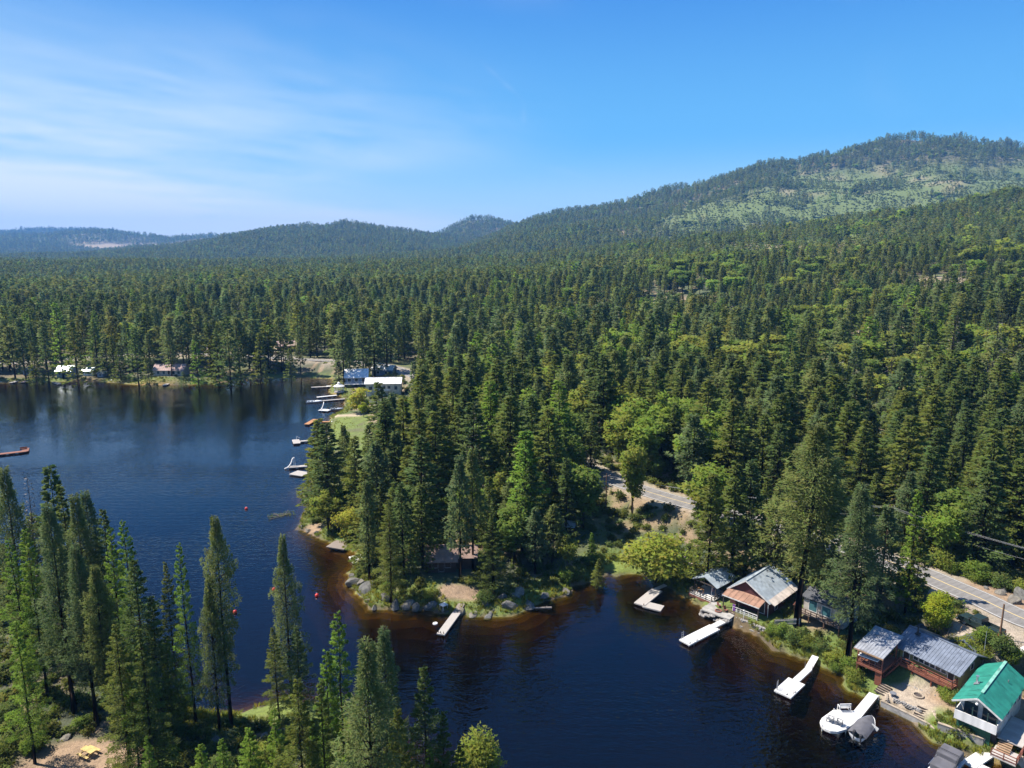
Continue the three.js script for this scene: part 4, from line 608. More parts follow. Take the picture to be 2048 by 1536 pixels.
{ // cabin with the long red deck
  const t = gable({ name: 'deck_cabin', label: 'olive cabin with blue-grey ribbed metal roof and long red deck', x: 56.25, y: 0, z: -88.75, turn: -58, w: 7.6, d: 6.6, cz: -4.5, foot: 0.6, eave: 5.35, top: 6.75, ridge: 'x', over: 0.9, ribs: 0.42, wall: M.olive, roof: M.blueRoof, openings: [['f', -2.9, 4.3, 0.8, 1.9, 'door'], ['f', -1.6, 4.55, 0.6, 1.1], ['f', -0.85, 4.55, 0.6, 1.1], ['f', -0.1, 4.55, 0.6, 1.1], ['f', 0.65, 4.55, 0.6, 1.1], ['f', 1.4, 4.55, 0.6, 1.1], ['f', 2.15, 4.55, 0.6, 1.1], ['f', 3.1, 4.3, 0.75, 1.9, 'door'], ['r', 0.6, 4.6, 0.7, 0.8], ['r', -1.9, 4.6, 0.7, 0.9]] });
  part(t, 'deck', deckBoards(8.0, 1.5, 3.2).map((g) => g.translate(0, 0, -0.6)), M.redDeck); part(t, 'deck_beam', [bx(8.0, 0.32, 0.08, 0, 3.02, 0.13), bx(0.08, 0.32, 1.5, 3.96, 3.02, -0.6)], M.red);
  railing(t, [[-2.9, 0.1], [3.95, 0.1], [3.95, -1.2]], 3.22, 0.95, M.red, 'railing', 1.7);
  for (const x of [-3.8, -1.3, 1.3, 3.9]) part(t, 'deck_post', bx(0.16, 2.6, 0.16, x, 1.7, 0.02), M.red);
  part(t, 'stove_pipe', [cyl(0.11, 0.11, 1.1, -2.9, 7.1, -3.6, 10), cyl(0.18, 0.18, 0.12, -2.9, 7.7, -3.6, 10), bx(0.6, 0.05, 0.6, -2.9, 6.62, -3.6, 0, 0.33)], M.black); part(t, 'antenna_mast', rod([4.1, 3.4, -7.4], [4.1, 9.2, -7.4], 0.04), M.steel);
  part(t, 'rear_wing', [bx(2.6, 2.8, 3, 1.5, 4.1, -8.8)], M.olive); part(t, 'rear_roof', [...slope(-0.2, 5.7, 1.5, 6.6, 3.6, -8.9, 0.1, 0.42), ...slope(3.2, 5.7, 1.5, 6.6, 3.6, -8.9, 0.1, 0.42)], M.blueRoof);
  part(t, 'stored_canoe', hullGeo(4.4, 0.8, 0.6).rotateX(Math.PI).translate(0.2, 1.9, -0.7), M.deepGreen);
  steps(t, -3.55, 0.0, -0.35, 9, 1.1, 3.2, 1.0, M.redDeck, 0.28, 'stairs', M.red); part(t, 'stair_rail', [bar([-3.0, 4.1, 0.0], [-3.9, 2.0, 2.5], 0.12, 0.06), bar([-4.05, 4.1, 0.0], [-4.9, 2.0, 2.2], 0.12, 0.06), bx(0.1, 1.1, 0.1, -3.9, 1.5, 2.45), bx(0.1, 1.1, 0.1, -4.9, 1.5, 2.15)], M.red);
}
{ const t = thing('covered_porch', 'raised red porch under a patchy metal roof beside the olive cabin', 'porch', 49.8, 0, -90.4, -50 * D2R);
  part(t, 'deck', deckBoards(3.4, 5.0, 3.2).map((g) => g.translate(0, 0, -2.5)), M.redDeck); part(t, 'deck_beam', [bx(3.5, 0.3, 0.1, 0, 3.02, 0.05), bx(0.1, 0.3, 5, 1.7, 3.02, -2.5), bx(0.1, 0.3, 5, -1.7, 3.02, -2.5)], M.red);
  railing(t, [[-1.65, -4.5], [-1.65, 0], [1.65, 0]], 3.22, 0.95, M.red, 'railing', 1.7); part(t, 'skirt_wall', [bx(0.9, 2.3, 0.1, 1.25, 2.0, -0.2), bx(0.1, 2.3, 2.2, -1.5, 2.0, -1.4)], M.red);
  for (const [x, z] of [[-1.65, -0.1], [1.65, -0.1], [1.65, -4.6], [-1.65, -4.6]]) part(t, 'post', bx(0.14, 4.9, 0.14, x, 3.0, z), M.red);
  part(t, 'roof', slope(-0.7, 5.45, 6.0, 6.35, 4.0, 0, 0.1, 0.42).map((g) => g.rotateY(Math.PI / 2).translate(0, 0, 0)), worn([0.36, 0.38, 0.42], 0.5, { metalness: 0.25 })); part(t, 'fascia', bx(4.0, 0.2, 0.06, 0, 5.38, 0.72), M.timber);
  const boat = thing('stored_paddleboard', 'white paddle board stored under the raised red porch roof', 'paddleboard', 49.9, 4.15, -90.9, -45 * D2R); part(boat, 'board', rb(2.6, 0.14, 0.75, 0, 0.12, 0, 0.06), M.hull); part(boat, 'rack', [bx(0.08, 1.0, 0.08, -0.9, -0.42, 0), bx(0.08, 1.0, 0.08, 0.9, -0.42, 0)], M.slate); }
{ // green-roofed house
  const t = gable({ name: 'green_roof_house', label: 'white house with a bright green gable roof above concrete wall', x: 56.6, y: 0, z: -77.9, turn: -48, w: 4.5, d: 9.4, cz: -6.3, foot: 0.6, eave: 5.55, top: 6.95, ridge: 'z', over: 0.4, wall: M.white, roof: M.greenRoof, cap: worn([0.2, 0.45, 0.36], 0.5), openings: [['r', 1.0, 4.3, 0.9, 1.0], ['r', -2.0, 4.3, 0.9, 1.0], ['r', 3.2, 4.3, 0.8, 1.9, 'door'], ['f', -1.0, 4.2, 1.5, 1.7], ['f', 1.0, 4.2, 1.5, 1.7]] });
  part(t, 'porch_roof', [...slope(-2.65, 5.42, 0, 6.95, 1.9, -0.55, 0.1), ...slope(2.65, 5.42, 0, 6.95, 1.9, -0.55, 0.1)], M.greenRoof); part(t, 'fascia', [...slope(-2.65, 5.36, 0, 6.88, 0.06, 0.42, 0.2), ...slope(2.65, 5.36, 0, 6.88, 0.06, 0.42, 0.2)], M.trim);
  part(t, 'balcony_floor', bx(4.5, 0.14, 1.9, 0, 3.25, -0.65), M.greyDeck); const bw = []; for (let i = 0; i < 6; i++) bw.push(bx(4.5, 0.19, 0.1, 0, 3.28 + i * 0.2, 0.3), bx(0.1, 0.19, 1.9, -2.2, 3.28 + i * 0.2, -0.65), bx(0.1, 0.19, 1.9, 2.2, 3.28 + i * 0.2, -0.65)); part(t, 'balcony_wall', bw, M.white);
  for (const x of [-2.15, -0.4, 1.2, 2.15]) part(t, 'balcony_post', bx(0.1, 2.4, 0.1, x, 4.3, 0.26), M.deepGreen);
  const sd = []; for (let i = 0; i < 22; i++) sd.push(bx(0.14, 2.3, 0.05 + 0.03 * (i % 2), -1.95 + i * 0.165, 2.15, -0.3)); part(t, 'green_siding', sd, M.greenSide); part(t, 'under_wall', bx(4.3, 2.5, 0.1, 0, 2.0, -0.6), M.darkWood);
  part(t, 'stove_pipe', [cyl(0.12, 0.12, 1.0, -1.35, 6.65, -4.4), cyl(0.2, 0.14, 0.14, -1.35, 7.2, -4.4), bx(0.7, 0.04, 0.7, -1.35, 6.27, -4.4, 0, 0, 0.53)], M.steel); part(t, 'roof_vent', cyl(0.06, 0.06, 0.3, 1.3, 6.45, -7.5), M.slate); part(t, 'hanging_lamp', [new THREE.SphereGeometry(0.17, 12, 8).translate(0, 6.25, 0.5), rod([0, 6.4, 0.5], [0, 6.8, 0.5], 0.02)], M.white);
  part(t, 'side_deck', [bx(2.6, 0.12, 6, 3.6, 2.5, -3.5), bx(2.6, 0.12, 2.6, 3.6, 1.7, 1.2)], M.greyDeck); railing(t, [[2.4, 2.4], [4.9, 2.4], [4.9, -6]], 1.75, 0.9, M.red, 'side_railing', 1.4); for (let i = 0; i < 5; i++) part(t, 'step', bx(1.4, 0.06, 0.3, 3.2, 2.35 - i * 0.14, -0.3 + i * 0.3), M.timber); }
function wallOf(name, label, category, pts, h, th, mat, capMat, group) { const t = thing(name, label, category, pts[0][0], 0, pts[0][1], 0, group), g = [], c = []; for (let i = 0; i < pts.length - 1; i++) { const a = [pts[i][0] - pts[0][0], pts[i][1] - pts[0][1]], b = [pts[i + 1][0] - pts[0][0], pts[i + 1][1] - pts[0][1]]; g.push(bar([a[0], h / 2 - 0.4, a[1]], [b[0], h / 2 - 0.4, b[1]], th, h + 0.8)); if (capMat) c.push(bar([a[0], h + 0.05, a[1]], [b[0], h + 0.05, b[1]], th + 0.08, 0.09)); } part(t, 'wall', g, mat); if (capMat) part(t, 'cap', c, capMat); return t; }
{ const t = wallOf('retaining_wall', 'tall grey concrete retaining wall below the green-roofed house', 'wall', [[53.6, -80.3], [57.4, -77.3], [58.6, -78.2]], 1.75, 0.3, M.concrete, M.sand); part(t, 'drain_pipe', [0.25, 0.5, 0.75].map((q) => new THREE.CylinderGeometry(0.06, 0.06, 0.1, 8).rotateX(Math.PI / 2).rotateY(-0.66).translate(3.8 * q - 0.1, 0.9, 3.0 * q + 0.13)), M.black); }
wallOf('retaining_wall', 'grey concrete wall with dark stains beside the black boat dock', 'wall', [[58.2, -76.2], [61.5, -73.0], [64, -70]], 1.5, 0.3, M.concrete, M.sand);
// stone pieces: a dry-laid wall of separate rough stones
function stoneGeo(seed, s) { const R = rng(seed), g = new THREE.IcosahedronGeometry(s, 1), p = g.attributes.position, m = new Map(); for (let i = 0; i < p.count; i++) { const k = [p.getX(i), p.getY(i), p.getZ(i)].map((v) => v.toFixed(3)).join(); if (!m.has(k)) m.set(k, 0.75 + 0.5 * R()); const f = m.get(k); p.setXYZ(i, p.getX(i) * f * 1.15, p.getY(i) * f * 0.72, p.getZ(i) * f); } g.deleteAttribute('normal'); g.computeVertexNormals(); return g; }
function stoneWall(label, a, b, rows, s, mat = M.stone, y0 = null, group) {
  const t = thing('stone_wall', label, 'wall', a[0], 0, a[1], 0, group), L = Math.hypot(b[0] - a[0], b[1] - a[1]), n = Math.round(L / (s * 1.7)), g = [], y = y0 ?? groundY((a[0] + b[0]) / 2, (a[1] + b[1]) / 2) - 0.1;
  for (let r = 0; r < rows; r++) for (let i = 0; i <= n; i++) { const q = clamp((i + (r % 2) * 0.5) / n), k = hash(i + r * 50, Math.round(a[0] * 10)); g.push(stoneGeo(i * 31 + r * 7 + Math.round(a[0]), s * (0.85 + 0.35 * k)).rotateY(k * 6).translate((b[0] - a[0]) * q + (k - 0.5) * 0.1, y + s * 0.6 + r * s * 1.1, (b[1] - a[1]) * q + (hash(r, i) - 0.5) * 0.12)); }
  part(t, 'stones', g, mat).userData.kind = 'stuff'; return t;
}
stoneWall('low dry stone wall edging the gravel fire pit terrace, lake side', [51.2, -86.0], [53.3, -83.6], 3, 0.17, M.stone, 0.75);
stoneWall('low stone border between the fire pit terrace and the red deck', [54.0, -89.3], [57.0, -86.6], 2, 0.17, M.stone, 1.05);
stoneWall('rough stone edging beside the timber steps at the white dock', [50.9, -87.2], [50.2, -86.0], 2, 0.2, M.sand, 0.75);
stoneWall('pile of pale rocks beside the steps near the concrete wall', [54.6, -82.8], [54.2, -81.2], 3, 0.26, M.sand, 0.7);
wallOf('seawall', 'low concrete seawall along the water below the fire pit', 'wall', [[49.6, -86.2], [51.6, -83.7], [53.1, -81.6], [53.4, -80.4]], 0.75, 0.25, M.concrete, M.sand);
{ const t = thing('fire_pit', 'round pale stone fire pit on the gravel terrace', 'fire pit', 54.7, groundY(54.7, -86.6), -86.6); const g = []; for (let i = 0; i < 14; i++) { const a = i / 14 * Math.PI * 2; g.push(rb(0.3, 0.26, 0.2, 0, 0, 0, 0.05).rotateY(-a + Math.PI / 2).translate(Math.cos(a) * 0.6, 0.12, Math.sin(a) * 0.6)); } for (const q of g) part(t, 'ring_stone', q, M.sand); part(t, 'ash_bed', cyl(0.55, 0.55, 0.1, 0, 0.03, 0, 20), M.ash); }
function timberSteps(label, x, z, turn, n, y0, y1, w) { const t = thing('timber_steps', label, 'steps', x, 0, z, turn * D2R); for (let i = 0; i < n; i++) { const y = mix(y1, y0, i / (n - 1)); part(t, 'riser', bx(w, 0.18, 0.14, 0, y, i * 0.36), M.darkWood); part(t, 'tread', bx(w - 0.04, 0.1, 0.24, 0, y - 0.03, i * 0.36 - 0.19), M.sand); } }
timberSteps('short timber and gravel steps from the white dock to the porch', 51.4, -88.6, -58, 5, 0.8, 1.35, 1.5);
timberSteps('timber and gravel steps between the stone wall and the pale rocks', 53.8, -83.9, -48, 6, 0.5, 1.25, 1.3);
{ const t = thing('patio_drum', 'round grey table lying beside the lake-side stone wall', 'table', 51.3, groundY(51.3, -86.6), -86.6); part(t, 'top', cyl(0.42, 0.42, 0.08, 0, 0.5, 0, 18), M.slate); part(t, 'base', cyl(0.12, 0.25, 0.48, 0, 0.24, 0, 12), M.slate); }
{ // barn-red house with the porch
  const t = gable({ name: 'barn_house', label: 'maroon house with pale metal roof and brown porch roof by stone patio', x: 39.4, y: 0, z: -109.9, turn: -46, w: 6.8, d: 8.6, cz: -4.4, foot: 0.4, eave: 4.15, top: 6.4, ridgeAt: -0.6, ridge: 'z', over: 0.45, ribs: 0.45, wall: M.maroon, roof: M.paleRoof, fascia: M.trim, openings: [['f', -1.6, 2.9, 1.0, 0.9], ['f', 0.4, 2.8, 1.6, 1.0], ['f', 2.3, 2.6, 0.9, 1.9, 'door'], ['r', 1.5, 2.6, 1.1, 1.0], ['r', -1.5, 2.6, 0.9, 1.9, 'door']] });
  part(t, 'lower_roof', slope(4.5, 3.62, 1.7, 4.92, 9.0, -4.5, 0.08, 0.9), M.rustRoof);
  part(t, 'porch_roof', slope(-2.3, 3.55, 0.3, 4.15, 6.6, 0, 0.09, 0.9).map((g) => g.rotateY(Math.PI / 2).translate(-0.3, 0, 0)), M.brownRoof); part(t, 'porch_fascia', bx(6.6, 0.16, 0.06, -0.3, 3.5, 2.32), M.trim);
  for (const x of [-3.4, -0.6, 2.8]) part(t, 'porch_post', bx(0.15, 2.6, 0.15, x, 2.2, 2.15), M.darkWood); part(t, 'gutter', [rod([3.55, 1.4, 0.3], [3.55, 3.6, 0.3], 0.05)], M.trim); part(t, 'patio_lamp', [rod([0.9, 1.1, 3.2], [0.9, 2.6, 3.2], 0.05), new THREE.SphereGeometry(0.15, 10, 8).translate(0.9, 2.7, 3.2)], M.trim);
  railing(t, [[-1.6, 2.2], [2.7, 2.2]], 1.3, 0.85, M.trim, 'railing', 0.7); part(t, 'hanging_cloth', bx(0.5, 1.1, 0.08, -1.4, 2.0, 2.2), std([0.14, 0.04, 0.22], 0.9)); }
{ const t = thing('stone_patio', 'square pale stone patio with a rubble wall beside the lake', 'patio', 34.2, 0, -110.3, -43 * D2R); part(t, 'paving', [bx(5.0, 0.2, 4.0, 0.6, 1.0, -0.5)], M.concrete); const g = []; for (let i = 0; i < 44; i++) { const q = i / 43, r = i % 3, k = hash(i, 91); g.push(stoneGeo(i + 400, 0.26 * (0.8 + 0.5 * k)).rotateY(k * 6).translate(-1.9 + 5.0 * ((q * 7.3) % 1), 0.15 + r * 0.3, 1.6 + (hash(i, 5) - 0.5) * 0.15)); } for (let i = 0; i < 30; i++) { const k = hash(i, 47); g.push(stoneGeo(i + 500, 0.26 * (0.8 + 0.5 * k)).rotateY(k * 6).translate(-2.0, 0.15 + (i % 3) * 0.3, 1.5 - 4.0 * ((i * 0.37) % 1))); } part(t, 'rubble_wall', g, M.stone).userData.kind = 'stuff';
  const f = thing('fire_ring', 'brick-red fire ring with chairs on the stone patio', 'fire pit', 34.4, 1.1, -109.8); for (let i = 0; i < 12; i++) { const a = i / 12 * 6.283; part(f, 'ring_stone', rb(0.26, 0.2, 0.16, 0, 0, 0, 0.04).rotateY(-a + 1.57).translate(Math.cos(a) * 0.48, 0.1, Math.sin(a) * 0.48), M.brickred); } part(f, 'ash_bed', cyl(0.42, 0.42, 0.08, 0, 0.03, 0, 16), M.ash); }
[[35.6, -109.6, 0.6, 'low folding chair beside the brick-red fire ring'], [34.9, -111.1, 2.0, 'low folding chair at the wooded side of the brick-red fire ring']].forEach(([x, z, a, label]) => { const c = thing('patio_chair', label, 'chair', x, 1.1, z, a, 'chairs on the stone patio'); part(c, 'seat', bx(0.5, 0.05, 0.5, 0, 0.4, 0), M.brickred); part(c, 'backrest', bx(0.5, 0.6, 0.05, 0, 0.72, -0.27, 0, -0.2), M.brickred); for (const [sx, sz] of [[1, 1], [-1, 1], [1, -1], [-1, -1]]) part(c, 'leg', bx(0.04, 0.4, 0.04, sx * 0.22, 0.2, sz * 0.22), M.black); });
timberSteps('pale stone steps from the patio down to the laddered dock', 36.4, -109.0, -55, 5, 0.55, 1.15, 1.2);
stoneWall('long low stone wall holding the grass below the maroon house', [36.9, -107.6], [40.8, -103.7], 3, 0.2, M.stone, 0.55);
wallOf('seawall', 'crumbling low stone seawall at the water below the maroon house', 'wall', [[36.4, -107.2], [38.2, -105.6], [39.5, -104.3]], 0.35, 0.4, M.stone, null);
{ const t = thing('picket_fence', 'grey wooden fence beside the big pine and the maroon house', 'fence', 41.9, 0, -104.6, -20 * D2R), y = 1.2; for (let i = 0; i < 22; i++) part(t, 'picket', bx(0.14, 1.1, 0.03, i * 0.17, y + 0.7 + i * 0.045, 0), M.greyDeck); part(t, 'rail', [bar([0, y + 0.4, 0.03], [3.7, y + 1.35, 0.03], 0.04, 0.09), bar([0, y + 1.0, 0.03], [3.7, y + 1.95, 0.03], 0.04, 0.09)], M.greyDeck); }
{ const t = gable({ name: 'pavilion', label: 'open pavilion with pale blue metal roof and white deck by shore', category: 'pavilion', x: 34.0, y: 0, z: -115.9, turn: -49, w: 4.4, d: 2.0, cz: -4.2, foot: 0.3, eave: 3.45, top: 4.5, ridge: 'z', over: 0.4, ribs: 0.4, wall: M.darkWood, roof: M.paleRoof });
  part(t, 'porch_roof', [...slope(-2.6, 3.26, 0, 4.5, 4.0, -1.3, 0.09, 0.4), ...slope(2.6, 3.26, 0, 4.5, 4.0, -1.3, 0.09, 0.4)], M.paleRoof); part(t, 'roof_beam', [bar([-2.2, 3.3, 0.5], [0, 4.35, 0.5], 0.1, 0.16), bar([2.2, 3.3, 0.5], [0, 4.35, 0.5], 0.1, 0.16), bx(4.4, 0.16, 0.12, 0, 3.25, 0.5)], M.darkWood);
  part(t, 'deck', deckBoards(4.6, 5.2, 1.05).map((g) => g.translate(0, 0, -0.8)), M.whiteDeck); part(t, 'deck_skirt', [bx(4.6, 0.5, 0.08, 0, 0.78, 1.8), bx(0.08, 0.5, 5.2, -2.3, 0.78, -0.8)], M.redDeck); for (const [x, z] of [[-2.1, 0.4], [2.1, 0.4], [-2.1, -3], [2.1, -3]]) part(t, 'post', bx(0.13, 2.4, 0.13, x, 2.2, z), M.darkWood);
  railing(t, [[-2.25, -2.6], [-2.25, 1.75], [2.25, 1.75], [2.25, -1.0]], 1.07, 0.85, M.darkWood, 'railing', 1.1);
  const tb = thing('patio_table', 'orange wooden table on the white pavilion deck', 'table', 33.2, 1.07, -116.6, -0.5); part(tb, 'top', bx(1.2, 0.06, 0.8, 0, 0.74, 0), M.orangeDeck); for (const [sx, sz] of [[1, 1], [-1, 1], [1, -1], [-1, -1]]) part(tb, 'leg', bx(0.08, 0.72, 0.08, sx * 0.5, 0.36, sz * 0.3), M.orangeDeck);
  const fl = thing('flag', 'small red and white striped flag on a pole at the pavilion', 'flag', 34.6, 1.9, -114.9, 0.5); part(fl, 'pole', rod([0, -0.85, 0], [0.15, 1.5, 0], 0.025), M.trim); const cl = (i) => bx(0.07, 1.0, 0.02, 0.12 + i * 0.07, 0.75 - i * 0.03, 0.05 * Math.sin(i * 1.8), 0, 0, -0.12); part(fl, 'cloth', [0, 2, 4].map(cl), M.pink); part(fl, 'stripe', [1, 3].map(cl), M.trim); }
{ const t = gable({ name: 'stilt_house', label: 'beige house with dark roof on stilts behind the pine', x: 48.0, y: 0, z: -103.0, turn: -52, w: 6.6, d: 4.6, cz: -3.7, foot: 2.6, eave: 5.7, top: 6.5, ridge: 'x', over: 0.35, wall: M.beige, roof: M.darkRoof, pane: M.tealGlass, openings: [['f', -1.7, 4.5, 1.3, 1.8], ['f', 0.5, 4.4, 1.4, 1.5], ['l', 0.5, 4.5, 0.9, 1.0]] });
  part(t, 'deck', deckBoards(7.6, 1.6, 3.3).map((g) => g.translate(-0.2, 0, -0.65)), M.oldDeck); railing(t, [[-4.0, -1.4], [-4.0, 0.12], [3.5, 0.12]], 3.3, 0.9, M.log, 'railing', 0.9); for (const [x, z] of [[-3.9, 0.05], [-1.5, 0.05], [1.0, 0.05], [3.4, 0.05], [-1.5, -3], [1, -3]]) part(t, 'stilt', bx(0.16, 2.6, 0.16, x, 2.0, z), M.pole); part(t, 'shingled_side', slope(-0.9, 3.3, 0.4, 5.6, 1.2, 0, 0.1, 0.3).map((g) => g.translate(-4.1, 0, -1.9)), M.brickred); }
{ const t = gable({ name: 'garden_shed', label: 'dark green shed with a white Z-braced door under the trees', category: 'shed', x: 59.9, y: groundY(59.9, -98.2), z: -98.2, turn: -62, w: 1.9, d: 2.6, cz: -1.3, eave: 1.9, top: 2.6, ridge: 'z', over: 0.2, wall: M.deepGreen, roof: M.darkRoof }); part(t, 'door', [bx(0.1, 1.6, 0.05, -0.5, 0.85, 0.04), bx(0.1, 1.6, 0.05, 0.5, 0.85, 0.04), bx(1.1, 0.1, 0.05, 0, 1.62, 0.045), bx(1.1, 0.1, 0.05, 0, 0.1, 0.045), bx(1.75, 0.1, 0.05, 0, 0.85, 0.05, 0, 0, 0.95)], M.trim); }
{ const t = gable({ name: 'outhouse', label: 'little dark shed with a faded red roof beside the willow', category: 'shed', x: 32.9, y: groundY(32.9, -125.1), z: -125.1, turn: -40, w: 2.2, d: 2.2, eave: 2.0, top: 2.5, ridge: 'x', over: 0.35, wall: M.maroon, roof: M.pinkRoof }); }
{ const t = thing('teal_jet_ski', 'teal covered jet ski on a small grey trailer by the shed', 'jet ski', 31.0, groundY(31, -124.2) + 0.1, -124.2, 35 * D2R); part(t, 'hull', hullGeo(2.6, 1.1, 0.7).translate(0, 0.7, 0), M.teal); part(t, 'seat', rb(1.2, 0.4, 0.4, -0.3, 1.2, 0, 0.12), M.teal); part(t, 'handlebar', [bx(0.08, 0.4, 0.08, 0.4, 1.3, 0), bx(0.06, 0.06, 0.7, 0.4, 1.5, 0)], M.black); part(t, 'trailer_frame', [bx(3.4, 0.08, 0.1, -0.3, 0.45, 0.4), bx(3.4, 0.08, 0.1, -0.3, 0.45, -0.4), bx(0.1, 0.08, 1.3, -0.5, 0.4, 0)], M.steel); for (const s of [-1, 1]) part(t, 'wheel', cyl(0.28, 0.28, 0.16, 0, 0, 0, 16).rotateX(Math.PI / 2).translate(-0.5, 0.28, s * 0.65), M.rubber); part(t, 'winch_post', bx(0.08, 0.8, 0.08, 1.3, 0.8, 0), M.steel); }
{ // cabin on the point
  const t = gable({ name: 'point_cabin', label: 'low log cabin with a mossy brown shingle roof among tall pines', category: 'cabin', x: -12.9, y: 0, z: -122.4, turn: 2, w: 5.2, d: 5.4, cz: -1.6, foot: 1.2, eave: 5.0, top: 6.7, ridge: 'x', over: 0.5, wall: M.log, roof: M.shingle, openings: [['f', -1.2, 4.0, 1.0, 0.9], ['f', 1.2, 4.0, 1.0, 0.9], ['f', 0, 3.7, 0.9, 1.9, 'door']] });
  part(t, 'side_wing', bx(3.6, 4, 4.2, 4.3, 3.0, -2.2), M.log); part(t, 'side_roof', [...slope(-2.9, 5.1, 0, 6.5, 4.2, 4.5, 0.1), ...slope(2.9, 5.1, 0, 6.5, 4.2, 4.5, 0.1)].map((g) => g.rotateY(Math.PI / 2).translate(0, 0, -2.0)), M.shingle); part(t, 'chimney', bx(0.6, 1.6, 0.6, 1.5, 6.8, -2.4), M.stone); const lg = []; for (let i = 0; i < 9; i++) lg.push(cyl(0.13, 0.13, 5.3, 0, 0, 0, 8).rotateZ(Math.PI / 2).translate(0, 2.6 + i * 0.26, 1.12)); part(t, 'log_course', lg, M.log); }
{ const t = thing('white_table', 'small white square table standing among the shore rocks', 'table', -11.6, groundY(-11.6, -112) , -112, 0.7); part(t, 'top', bx(1.15, 0.06, 1.15, 0, 0.78, 0), M.white); for (const [sx, sz] of [[1, 1], [-1, 1], [1, -1], [-1, -1]]) part(t, 'leg', bx(0.07, 0.78, 0.07, sx * 0.45, 0.39, sz * 0.45), M.white); }
gable({ name: 'woods_cabin', label: 'dark brown cabin with a weathered roof deep in the pines', category: 'cabin', x: -25, y: groundY(-25, -180), z: -180, turn: 8, w: 8, d: 6, eave: 2.8, top: 4.6, ridge: 'x', over: 0.5, wall: M.log, roof: M.shingle, openings: [['f', -2, 1.7, 1.1, 1], ['f', 2, 1.7, 1.1, 1]] });
gable({ name: 'blue_shed', label: 'small shed with a pale blue roof under the alders', category: 'shed', x: 12, y: groundY(12, -141), z: -141, turn: -20, w: 2.6, d: 2.4, eave: 2.0, top: 2.7, ridge: 'x', over: 0.25, wall: M.darkWood, roof: M.paleRoof });
// houses across the bay
const far = (o) => gable({ over: 0.6, ...o });
{ const t = far({ name: 'shore_house', label: 'white house with a bright white metal roof behind the spruce', x: -69, y: 1.6, z: -312, turn: 8, w: 9.5, d: 9, eave: 4.6, top: 7.4, ridge: 'x', wall: M.blueSide, roof: M.whiteRoof, openings: [['f', -3, 3.2, 1.4, 1.4], ['f', 0, 3.2, 1.4, 1.4], ['f', 3, 3.0, 1.1, 2.0, 'door'], ['r', 0, 3.0, 1.4, 1.4]] }); part(t, 'deck', bx(10, 0.2, 2.4, 0, 1.6, 5.7), M.whiteDeck); railing(t, [[-4.9, 6.8], [4.9, 6.8]], 1.7, 1.0, M.white, 'railing', 1.2); }
{ const t = far({ name: 'shore_house', label: 'long cream house with a flat-pitched white roof by the willow', x: -53, y: 1.8, z: -290, turn: 4, w: 14, d: 9, eave: 5.6, top: 7.2, ridge: 'x', wall: M.cream, roof: M.whiteRoof, openings: [['f', -5, 3.6, 1.4, 1.4], ['f', -1.6, 3.8, 1.2, 1.2], ['f', 0.4, 3.8, 1.2, 1.2], ['f', 2.4, 3.8, 1.2, 1.2], ['f', 5.2, 3.6, 1.2, 1.4], ['f', -1, 1.4, 1.4, 0.8]] }); part(t, 'balcony', [bx(5, 0.15, 1.6, 0.4, 2.6, 5.2), bx(5, 0.9, 0.06, 0.4, 3.1, 6.0)], M.trim); }
far({ name: 'shore_house', label: 'dark house with a grey roof behind the white-roofed house', x: -60, y: 3, z: -330, turn: -12, w: 10, d: 6, eave: 3.4, top: 5.0, ridge: 'x', wall: M.blueSide, roof: M.trim, openings: [['f', -2, 1.8, 1.4, 1.2], ['f', 2, 1.8, 1.4, 1.2]] });
{ const t = thing('gazebo', 'small octagonal gazebo with a white cupola by the water', 'gazebo', -74, 1.0, -299); part(t, 'roof', [new THREE.ConeGeometry(2.5, 1.3, 8).translate(0, 3.3, 0), new THREE.ConeGeometry(0.8, 0.7, 8).translate(0, 4.3, 0), cyl(0.55, 0.55, 0.4, 0, 3.9, 0, 8)], M.trim); for (let i = 0; i < 8; i++) part(t, 'post', bx(0.14, 2.4, 0.14, Math.cos(i * 0.785) * 2, 1.5, Math.sin(i * 0.785) * 2), M.white); part(t, 'floor', cyl(2.2, 2.2, 0.3, 0, 0.2, 0, 8), M.greyDeck); part(t, 'rail', new THREE.TorusGeometry(2, 0.06, 6, 8).rotateX(Math.PI / 2).translate(0, 1.1, 0), M.white); }
far({ name: 'log_house', label: 'dark log house with a shed roof on the hillside above the road', x: -127, y: groundY(-127, -398), z: -398, turn: 20, w: 10, d: 7, eave: 3.4, top: 5.6, ridge: 'x', wall: M.maroon, roof: M.pinkRoof, openings: [['f', -3, 2, 1.2, 1.3], ['f', 0, 2, 1.2, 1.3], ['f', 3, 2, 1.2, 1.3]] });
far({ name: 'cottage', label: 'blue cottage with a pale metal roof on the far shore', category: 'house', x: -214, y: groundY(-214, -338), z: -338, turn: 0, w: 7, d: 6, eave: 3.4, top: 5.4, ridge: 'x', wall: M.blueSide, roof: M.paleRoof, openings: [['f', -2, 1.9, 1.2, 1.3], ['f', 0, 1.9, 1.2, 1.3], ['f', 2, 1.9, 1.2, 1.3]] });
far({ name: 'cottage', label: 'small white cabin half hidden under firs on the far shore', category: 'house', x: -205, y: groundY(-205, -341), z: -341, turn: 5, w: 4.6, d: 4, eave: 2.6, top: 3.8, ridge: 'x', wall: M.white, roof: M.paleRoof, openings: [['f', 0, 1.4, 1.6, 0.9]] });
far({ name: 'boathouse', label: 'tiny grey shed at the water by the blue motor boat', category: 'shed', x: -197, y: groundY(-197, -337), z: -337, turn: 0, w: 3, d: 3, eave: 2.0, top: 3.0, ridge: 'z', wall: M.blueSide, roof: M.trim, openings: [['f', 0, 1.1, 0.9, 1.2]] });
